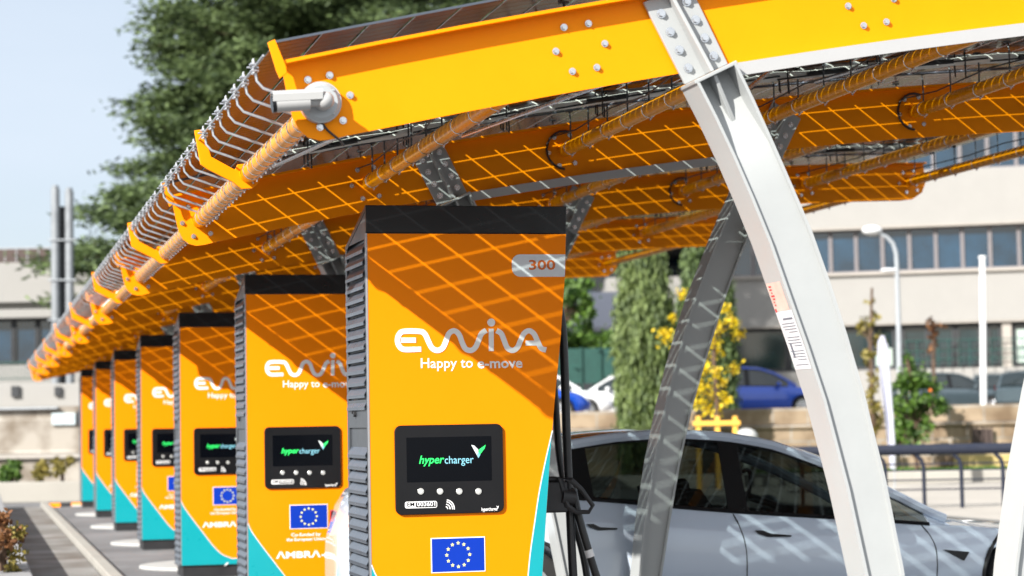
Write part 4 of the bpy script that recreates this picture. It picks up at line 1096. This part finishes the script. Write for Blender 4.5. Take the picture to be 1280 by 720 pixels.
# ================================================================= CARS
def build_car(name, label, cat, ox, oy, oz, ang, prof, paint, Lc=4.6, wheels=None, roofm='roofg', group=None, detail=False, glassm='tint'):
    """prof: list of (u, zlow, zbelt, zrail, zcentre, wbelt, wrail). u from the rear bumper."""
    root = thing(name, label, cat, (ox, oy, oz), group)
    ca, sa = cos(ang), sin(ang)
    def W(u, v, z): return (ox+u*ca-v*sa, oy+u*sa+v*ca, oz+z)
    us = [p[0] for p in prof]
    def pr(u):
        return [interp([(p[0], p[i]) for p in prof], u) for i in range(1, 7)]
    def smooth_pr(u):
        v = [0]*6
        for d, w_ in ((-.08, .25), (0, .5), (.08, .25)):
            q = pr(min(max(u+d, us[0]), us[-1])); v = [a+w_*c for a, c in zip(v, q)]
        return v
    N = 60; U = [us[0]+(us[-1]-us[0])*i/N for i in range(N+1)]
    wh = wheels or [(.97, .335), (3.845, .335)]
    def side(u, z):   # half width of the flank at height z
        zl, zbt, zra, zc, wb, wr = smooth_pr(u)
        return interp([(zl, wb*.90), (zl+.10, wb*.975), (zl+.45*(zbt-zl), wb), (zbt-.16, wb*.99), (zbt-.05, wb*.955), (zbt, wb*.915)], z)
    b = B()
    for sgn in (1, -1):
        vs = []; m = 9
        for u in U:
            zl, zbt, zra, zc, wb, wr = smooth_pr(u)
            lo = zl
            for wu, wr_ in wh:   # wheel openings
                R = wr_+.055; du = abs(u-wu)
                if du < R: lo = max(lo, wr_+sqrt(R*R-du*du))
            lo = min(lo, zbt-.1)
            vs.append(W(u, 0, zl))
            for i in range(m):
                f = i/(m-1); z = lo+(zbt-lo)*f; vs.append(W(u, -sgn*side(u, z), z))
            vs.append(W(u, -sgn*wb*.5, zbt+(.035 if zra <= zbt+.02 else 0))); vs.append(W(u, 0, zbt+(.05 if zra <= zbt+.02 else 0)))
        k = m+3; fs = []
        for i in range(N):
            for j in range(k-1): fs.append((i*k+j, (i+1)*k+j, (i+1)*k+j+1, i*k+j+1))
        fs += [tuple(range(k)), tuple(N*k+j for j in range(k-1, -1, -1))]
        b.add(vs, fs)
    body = obj('body', b, M[paint], root, smooth=35)
    # underbody and wheel wells
    b = B(); vs = []
    for u in (us[0]+.45, us[-1]-.5):
        w_ = pr(u)[4]*.80; vs += [W(u, -w_, .2), W(u, w_, .2), W(u, w_, .42), W(u, -w_, .42)]
    b.add(vs, [(0, 1, 2, 3), (7, 6, 5, 4), (0, 4, 5, 1), (1, 5, 6, 2), (2, 6, 7, 3), (3, 7, 4, 0)]); obj('underbody', b, M['seat'], root)
    # cabin
    cab = [u for u in U if pr(u)[2] > pr(u)[1]+.03]
    u0, u1 = cab[0], cab[-1]; n = 36; CU_ = [u0+(u1-u0)*i/n for i in range(n+1)]
    b = B(); vs = []; 
    for u in CU_:
        zl, zbt, zra, zc, wb, wr = smooth_pr(u)
        for f in (-1, -.66, -.33, 0, .33, .66, 1): vs.append(W(u, f*wr, zra+(zc-zra)*(1-f*f)))
    fs = []
    for i in range(n):
        for j in range(6): fs.append((i*7+j, (i+1)*7+j, (i+1)*7+j+1, i*7+j+1))
    half = [q for q in range(len(fs)) if True]
    zcm = max(p[4] for p in prof)
    b.add(vs, [f for q, f in enumerate(fs) if smooth_pr(CU_[q//6])[3] > zcm-.13]); obj('roof', b, M[roofm], root, smooth=60)
    b = B(); b.add(vs, [f for q, f in enumerate(fs) if smooth_pr(CU_[q//6])[3] <= zcm-.13 and CU_[q//6] > (u0+u1)/2]); obj('windscreen', b, M[glassm], root, smooth=60)
    b = B(); b.add(vs, [f for q, f in enumerate(fs) if smooth_pr(CU_[q//6])[3] <= zcm-.13 and CU_[q//6] <= (u0+u1)/2]); obj('rear_window', b, M[glassm], root, smooth=60)
    for sgn in (1, -1):
        b = B()   # cant rail
        b.tube([W(u, -sgn*smooth_pr(u)[5], smooth_pr(u)[2]-.012) for u in CU_], .036, 8); obj('side_rail', b, M[paint], root, smooth=True)
        # side glass between belt and rail
        def GP(u, f, off=0):
            zl, zbt, zra, zc, wb, wr = smooth_pr(u)
            return W(u, -sgn*(wb*.915+(wr-wb*.915)*f+off), zbt+(zra-.035-zbt)*f)
        a0, a1 = detail['glass'] if detail else (u0+.35, u1-.25)
        pill = detail['pillars'] if detail else [(u0+u1)/2+.1]
        edges = [a0]+pill+[a1]
        for q in range(len(edges)-1):
            b = B(); g0, g1 = edges[q]+(.05 if q else 0), edges[q+1]-(.05 if q < len(edges)-2 else 0); vs = []; m = 14
            for i in range(m+1):
                u = g0+(g1-g0)*i/m; vs += [GP(u, .03), GP(u, .5, .008), GP(u, .97)]
            b.add(vs, [(3*i+j, 3*i+3+j, 3*i+4+j, 3*i+1+j) for i in range(m) for j in (0, 1)]); obj('side_window', b, M[glassm], root, smooth=60, norecalc=True)
        b = B()   # black surrounds and pillars
        m = 30
        b.tube([GP(a0+(a1-a0)*i/m, .01, .004) for i in range(m+1)], .014, 6); b.tube([GP(a0+(a1-a0)*i/m, .985, .004) for i in range(m+1)], .012, 6)
        for pu in pill:
            vs = []
            for f in (0, .25, .5, .75, 1): vs += [GP(pu-.07, f, .010), GP(pu+.07, f, .010)]
            b.add(vs, [(2*i, 2*i+1, 2*i+3, 2*i+2) for i in range(4)])
        obj('window_trim', b, M['black'], root, smooth=40)
        b = B()   # painted quarter panels fore and aft of the glass
        for (g0, g1) in ((u0, a0-.005), (a1+.005, u1)):
            vs = []; m = 8
            for i in range(m+1):
                u = g0+(g1-g0)*i/m; vs += [GP(u, -.02, .002), GP(u, 1.0, .002)]
            b.add(vs, [(2*i, 2*i+2, 2*i+3, 2*i+1) for i in range(m)])
        obj('quarter_panel', b, M[paint], root, smooth=60)
        # mirror
        um = (detail['mirror'] if detail else u1-.55); zl, zbt, *_ = smooth_pr(um)
        b = B(); c = W(um, -sgn*(smooth_pr(um)[4]+.10), zbt+.06); b.ball(c, .1, 12, 8, (.75, .95, .65)); b.tube([W(um, -sgn*smooth_pr(um)[4]*.9, zbt+.01), c], .02, 6); obj('mirror', b, M[paint], root, smooth=True)
    # seats
    b = B()
    for uu in (u0+(u1-u0)*.58, u0+(u1-u0)*.30):
        for vv in (-.36, .36):
            b.hexa([W(uu-.12, vv-.22, .35), W(uu+.30, vv-.22, .35), W(uu+.30, vv+.22, .35), W(uu-.12, vv+.22, .35), W(uu-.28, vv-.2, 1.02), W(uu-.16, vv-.2, 1.02), W(uu-.16, vv+.2, 1.02), W(uu-.28, vv+.2, 1.02)])
            b.ball(W(uu-.23, vv, 1.03), .08, 10, 7, (.6, 1.1, .8))
    b.hexa([W(u1-.95, -.62, .4), W(u1-.3, -.62, .4), W(u1-.3, .62, .4), W(u1-.95, .62, .4), W(u1-.80, -.62, .86), W(u1-.3, -.62, .82), W(u1-.3, .62, .82), W(u1-.80, .62, .86)])
    obj('seats', b, M['seat'], root, bevel=.03)
    for wu, wr_ in wh:
        for sgn in (1, -1):
            wv = smooth_pr(wu)[4]; b = B(); b.tube([W(wu, -sgn*(wv-.02), wr_), W(wu, -sgn*(wv-.22), wr_)], wr_, 32)
            wl2 = obj('wheel', b, M['tyre'], root, smooth=40, bevel=.02)
            b = B(); b.tube([W(wu, -sgn*(wv-.012), wr_), W(wu, -sgn*(wv-.04), wr_)], wr_*.70, 28)
            for i in range(5):
                a = 2*pi*i/5; b.tube([W(wu, -sgn*(wv-.006), wr_), W(wu+cos(a)*wr_*.62, -sgn*(wv-.004), wr_+sin(a)*wr_*.62)], .028, 6)
            obj('rim', b, M['steel'], wl2, smooth=30)
    # lights
    for v in (-1, 1):
        zb_ = .93 if zcm < 1.5 else .98
        b = B(); vs = []
        for i in range(7):
            u = us[0]+.05+.26*i/6
            for z in (zb_-.17, zb_-.03+.012*i*0): vs += [W(u, v*(side(u, z)-.01), z), W(u-.004, v*(side(u, z)+.008), z)]
        b.add(vs, [(4*i+p, 4*i+4+p, 4*i+4+q, 4*i+q) for i in range(6) for p, q in ((0, 1), (1, 3), (3, 2), (2, 0))]+[(0, 1, 3, 2), (24, 26, 27, 25)])
        obj('tail_light', b, M['red'], root, bevel=.012)
        w0 = pr(us[-1]-.15)[4]; zb_ = pr(us[-1]-.15)[1]
        b = B(); b.hexa([W(us[-1]-.02, v*w0*.5, zb_-.2), W(us[-1]-.30, v*(side(us[-1]-.3, zb_-.1)+.004), zb_-.14), W(us[-1]-.30, v*(w0-.1), zb_-.14), W(us[-1]-.1, v*w0*.5, zb_-.2), W(us[-1]-.03, v*w0*.5, zb_-.1), W(us[-1]-.45, v*(side(us[-1]-.45, zb_-.05)+.002), zb_-.02), W(us[-1]-.45, v*(w0-.1), zb_-.02), W(us[-1]-.1, v*w0*.5, zb_-.1)])
        obj('headlight', b, M['lamp'], root, bevel=.012)
    return root, W, side, smooth_pr
CARY = 13.77; CARX = at(410, 700, Y=CARY).x; KS = CARY/12.25
def kz(z): return z if z < .42 else 1.51-(1.51-z)*(1+(KS-1)*min(1, (z-.42)/.3))
prof = [  # u, zlow, zbelt, zrail, zcentre, wbelt, wrail
 (.20, .27, .72, .70, .72, .50, .45), (.23, .25, .90, .90, .90, .64, .5), (.28, .24, 1.05, 1.05, 1.05, .72, .5), (.36, .24, 1.11, 1.11, 1.11, .80, .52), (.52, .25, 1.10, 1.12, 1.14, .89, .58), (.70, .23, 1.09, 1.13, 1.18, .915, .60), (1.0, .22, 1.075, 1.25, 1.30, .925, .62),
 (1.4, .2, 1.055, 1.355, 1.39, .925, .63), (1.8, .2, 1.015, 1.41, 1.44, .925, .635), (2.15, .2, .972, 1.425, 1.457, .925, .64), (2.5, .2, .937, 1.40, 1.435, .925, .64), (2.8, .2, .912, 1.345, 1.395, .925, .64),
 (3.1, .2, .888, 1.235, 1.325, .925, .65), (3.36, .2, .865, 1.125, 1.235, .925, .67), (3.6, .2, .845, 1.01, 1.13, .92, .70), (3.83, .21, .825, .885, 1.01, .915, .74), (4.0, .22, .815, .83, .89, .91, .74), (4.2, .23, .79, .79, .83, .905, .7), (4.6, .25, .745, .745, .78, .885, .6), (4.9, .29, .66, .66, .69, .80, .5), (5.05, .34, .55, .55, .55, .66, .5), (5.12, .40, .45, .45, .45, .5, .4)]
prof = [(p[0]*KS, p[1])+tuple(kz(q) for q in p[2:5])+(p[5]*1.05, p[6]*1.05) for p in prof]
silver_root, W, side, spr = build_car('silver_car', 'silver sedan parked under the canopy, seen from its right side behind the nearest charger', 'car', CARX, CARY+.971, 0, 0, prof, 'silver', 4.69, wheels=[(1.26, .345), (4.98, .345)], detail=dict(glass=(1.02*KS, 3.74*KS), pillars=[1.54*KS, 2.50*KS], mirror=3.35*KS))
def carat(px, py, dy=0): P = at(px, py, Y=CARY+dy); return P.x-CARX, P.z
def onside(u, z, off=.003): return W(u, -(side(u, z)+off), z)
# door gaps
for pts in ([(921, 643), (927, 660), (932, 680), (934, 700), (934, 760), (930, 800)], [(1158, 657), (1167, 672), (1172, 690), (1172, 730), (1166, 780)], [(716, 632), (712, 680), (722, 730), (745, 770)]):
    b = B(); q = [carat(*p) for p in pts]; b.tube([onside(u, z, -.001) for u, z in [(p.x, p.z) for p in spline([(a, 0, c) for a, c in q], 5)]], .0042, 5); obj('door_gap', b, M['black'], silver_root)
for pts in ([(945, 663), (954, 663), (964, 667), (990, 669), (989, 671), (960, 671), (948, 667)], [(733, 655), (742, 655), (750, 659), (772, 660), (771, 662), (748, 663), (737, 659)]):
    q = [carat(*p) for p in pts]; n = len(q)
    b = B(); b.add([onside(u, z, .004) for u, z in q]+[onside(u, z, .018) for u, z in q], [tuple(range(n)), tuple(range(2*n-1, n-1, -1))]+[(i, i+n, (i+1) % n+n, (i+1) % n) for i in range(n)]); obj('door_handle', b, M['black'], silver_root, bevel=.002)
q = [carat(*p) for p in [(1180, 687), (1213, 690), (1206, 701)]]
b = B(); b.add([onside(u, z, .001) for u, z in q]+[onside(u, z, .012) for u, z in q], [(0, 1, 2), (5, 4, 3), (0, 3, 4, 1), (1, 4, 5, 2), (2, 5, 3, 0)]); obj('fender_badge', b, M['black'], silver_root, bevel=.002)
for wu in (1.26, 4.98):
    b = B(); R = .405; b.tube([onside(wu+R*cos(radians(a)), .345+R*sin(radians(a)), -.006) for a in range(-10, 191, 10)], .014, 6); obj('arch_lip', b, M['blackp'], silver_root, smooth=True)
b = B(); cw = W(2.93*KS, .40, .95); b.tube([(cw[0]+.06*sin(t), cw[1]+.18*cos(t), cw[2]+.17*sin(t)) for t in [2*pi*i/20 for i in range(20)]], .016, 8, closed=True); b.tube([cw, W(3.25*KS, .40, .82)], .03, 8); obj('steering_wheel', b, M['black'], silver_root, smooth=True)

hatch = [(0, .45, .75, .75, .75, .68, .5), (.05, .3, .90, .92, .94, .78, .55), (.18, .26, .95, 1.15, 1.2, .84, .6), (.42, .24, .96, 1.36, 1.42, .87, .60), (.9, .22, .95, 1.44, 1.49, .88, .61), (1.6, .2, .93, 1.46, 1.51, .88, .62), (2.1, .2, .92, 1.42, 1.48, .88, .62), (2.5, .2, .91, 1.28, 1.36, .88, .64), (2.85, .2, .90, 1.08, 1.17, .88, .68), (3.1, .2, .885, .92, .98, .87, .7), (3.4, .22, .84, .84, .88, .85, .7), (3.75, .28, .74, .74, .76, .8, .6), (3.98, .32, .6, .6, .6, .68, .5), (4.05, .38, .5, .5, .5, .5, .4)]
wh2 = [(.72, .31), (3.27, .31)]
def park(label, name, px_rear, D, ang_cam, paint, flip=False, zo=None, prof_=hatch):
    P = at(px_rear, 500, D=D); a = -PSI+radians(ang_cam)
    return build_car(name, label, 'car', P.x, P.y, ZTG+.002 if zo is None else zo, a, prof_, paint, wheels=wh2, roofm=paint, group='cars parked on the terrace', glassm='tintdark')
park('blue hatchback parked on the terrace beyond the yellow leaved sapling', 'parked_car', 856, 62, 3, 'cblue')
park('white car parked farther back, its nose pointing left and its tail hidden by the cypress', 'parked_car', 862, 66, 181, 'cwhite')
park('white car nearer than the other white one, its nose just right of the charging cables', 'parked_car', 590, 62.3, 1, 'cwhite')
park('blue car nose low behind the wall, glimpsed just right of the charging cables', 'parked_car', 552, 59.3, 1, 'cblue')
park('dark hatchback half hidden by the flowering shrub', 'parked_car', 1121, 76, 14, 'cdark')
park('dark compact car seen from behind, just right of the white pole', 'parked_car', 1240, 77, 76, 'cdark')
park('dark car cut off by the right edge of the picture', 'parked_car', 1268, 72, 50, 'cdark')
# ================================================================= WORLD / LIGHT / CAMERA
SUNV = Vector((1, .74, -.756)).normalized()     # direction of travel of the light
sun = bpy.data.lights.new('sun', 'SUN'); sun.energy = 4.7; sun.angle = radians(.53); sun.color = (1, .96, .90)
so = bpy.data.objects.new('sun', sun); COL.objects.link(so); so.rotation_euler = SUNV.to_track_quat('-Z', 'Y').to_euler(); so.location = (-10, -10, 20)
w = bpy.data.worlds.new('World'); SC.world = w; w.use_nodes = True
nt = w.node_tree; bg = nt.nodes['Background']
sky = nt.nodes.new('ShaderNodeTexSky'); sky.sky_type = 'NISHITA'; sky.sun_disc = False
el = math.asin(-SUNV.z); az = atan2(-SUNV.x, -SUNV.y)
sky.sun_elevation = el; sky.sun_rotation = az; sky.dust_density = 1.0; sky.air_density = 1.0
tc = nt.nodes.new('ShaderNodeTexCoord'); mp = nt.nodes.new('ShaderNodeMapping'); mp.inputs['Scale'].default_value = (1, 1, 3.2)
nt.links.new(tc.outputs['Generated'], mp.inputs[0])
n = nt.nodes.new('ShaderNodeTexNoise'); n.inputs['Scale'].default_value = 1.7; n.inputs['Detail'].default_value = 7; nt.links.new(mp.outputs[0], n.inputs['Vector'])
r = nt.nodes.new('ShaderNodeMapRange'); r.inputs[1].default_value = .35; r.inputs[2].default_value = .8; r.inputs[3].default_value = .45; r.inputs[4].default_value = .95
nt.links.new(n.outputs['Fac'], r.inputs[0])
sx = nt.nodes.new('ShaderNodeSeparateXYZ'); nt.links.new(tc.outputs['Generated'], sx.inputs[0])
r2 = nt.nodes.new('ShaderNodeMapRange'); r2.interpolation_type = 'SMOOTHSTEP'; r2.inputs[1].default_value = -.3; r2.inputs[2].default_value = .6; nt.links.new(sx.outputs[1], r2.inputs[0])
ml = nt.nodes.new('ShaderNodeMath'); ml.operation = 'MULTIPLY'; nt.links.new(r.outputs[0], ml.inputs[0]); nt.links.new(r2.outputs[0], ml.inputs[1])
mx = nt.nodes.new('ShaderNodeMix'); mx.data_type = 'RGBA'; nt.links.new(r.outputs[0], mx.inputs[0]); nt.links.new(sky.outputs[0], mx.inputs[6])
cm = nt.nodes.new('ShaderNodeMix'); cm.data_type = 'RGBA'; nt.links.new(r2.outputs[0], cm.inputs[0]); cm.inputs[6].default_value = (12, 12.4, 12.8, 1); cm.inputs[7].default_value = (6.1, 6.8, 7.8, 1); nt.links.new(cm.outputs[2], mx.inputs[7])  # unseen sky behind the camera made brighter to fill the shade
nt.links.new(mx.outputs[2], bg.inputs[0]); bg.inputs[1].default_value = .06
cam = bpy.data.cameras.new('camera'); co = bpy.data.objects.new('camera', cam); COL.objects.link(co)
cam.sensor_width = 36; cam.lens = FPX/1280*36; cam.clip_end = 2000; cam.clip_start = .1
mt = Matrix((CR, CU, -CF)).transposed().to_4x4(); mt.translation = CP; co.matrix_world = mt
cam.dof.use_dof = True; cam.dof.focus_distance = 11.0; cam.dof.aperture_fstop = 2.7
SC.camera = co
vs = SC.view_settings; vs.view_transform = 'Standard'; vs.look = 'None'; vs.exposure = 1.15; vs.gamma = 1; vs.use_curve_mapping = False
SC.cycles.max_bounces = 8; SC.cycles.transparent_max_bounces = 16; SC.cycles.caustics_reflective = False; SC.cycles.caustics_refractive = False
SC.cycles.use_denoising = True
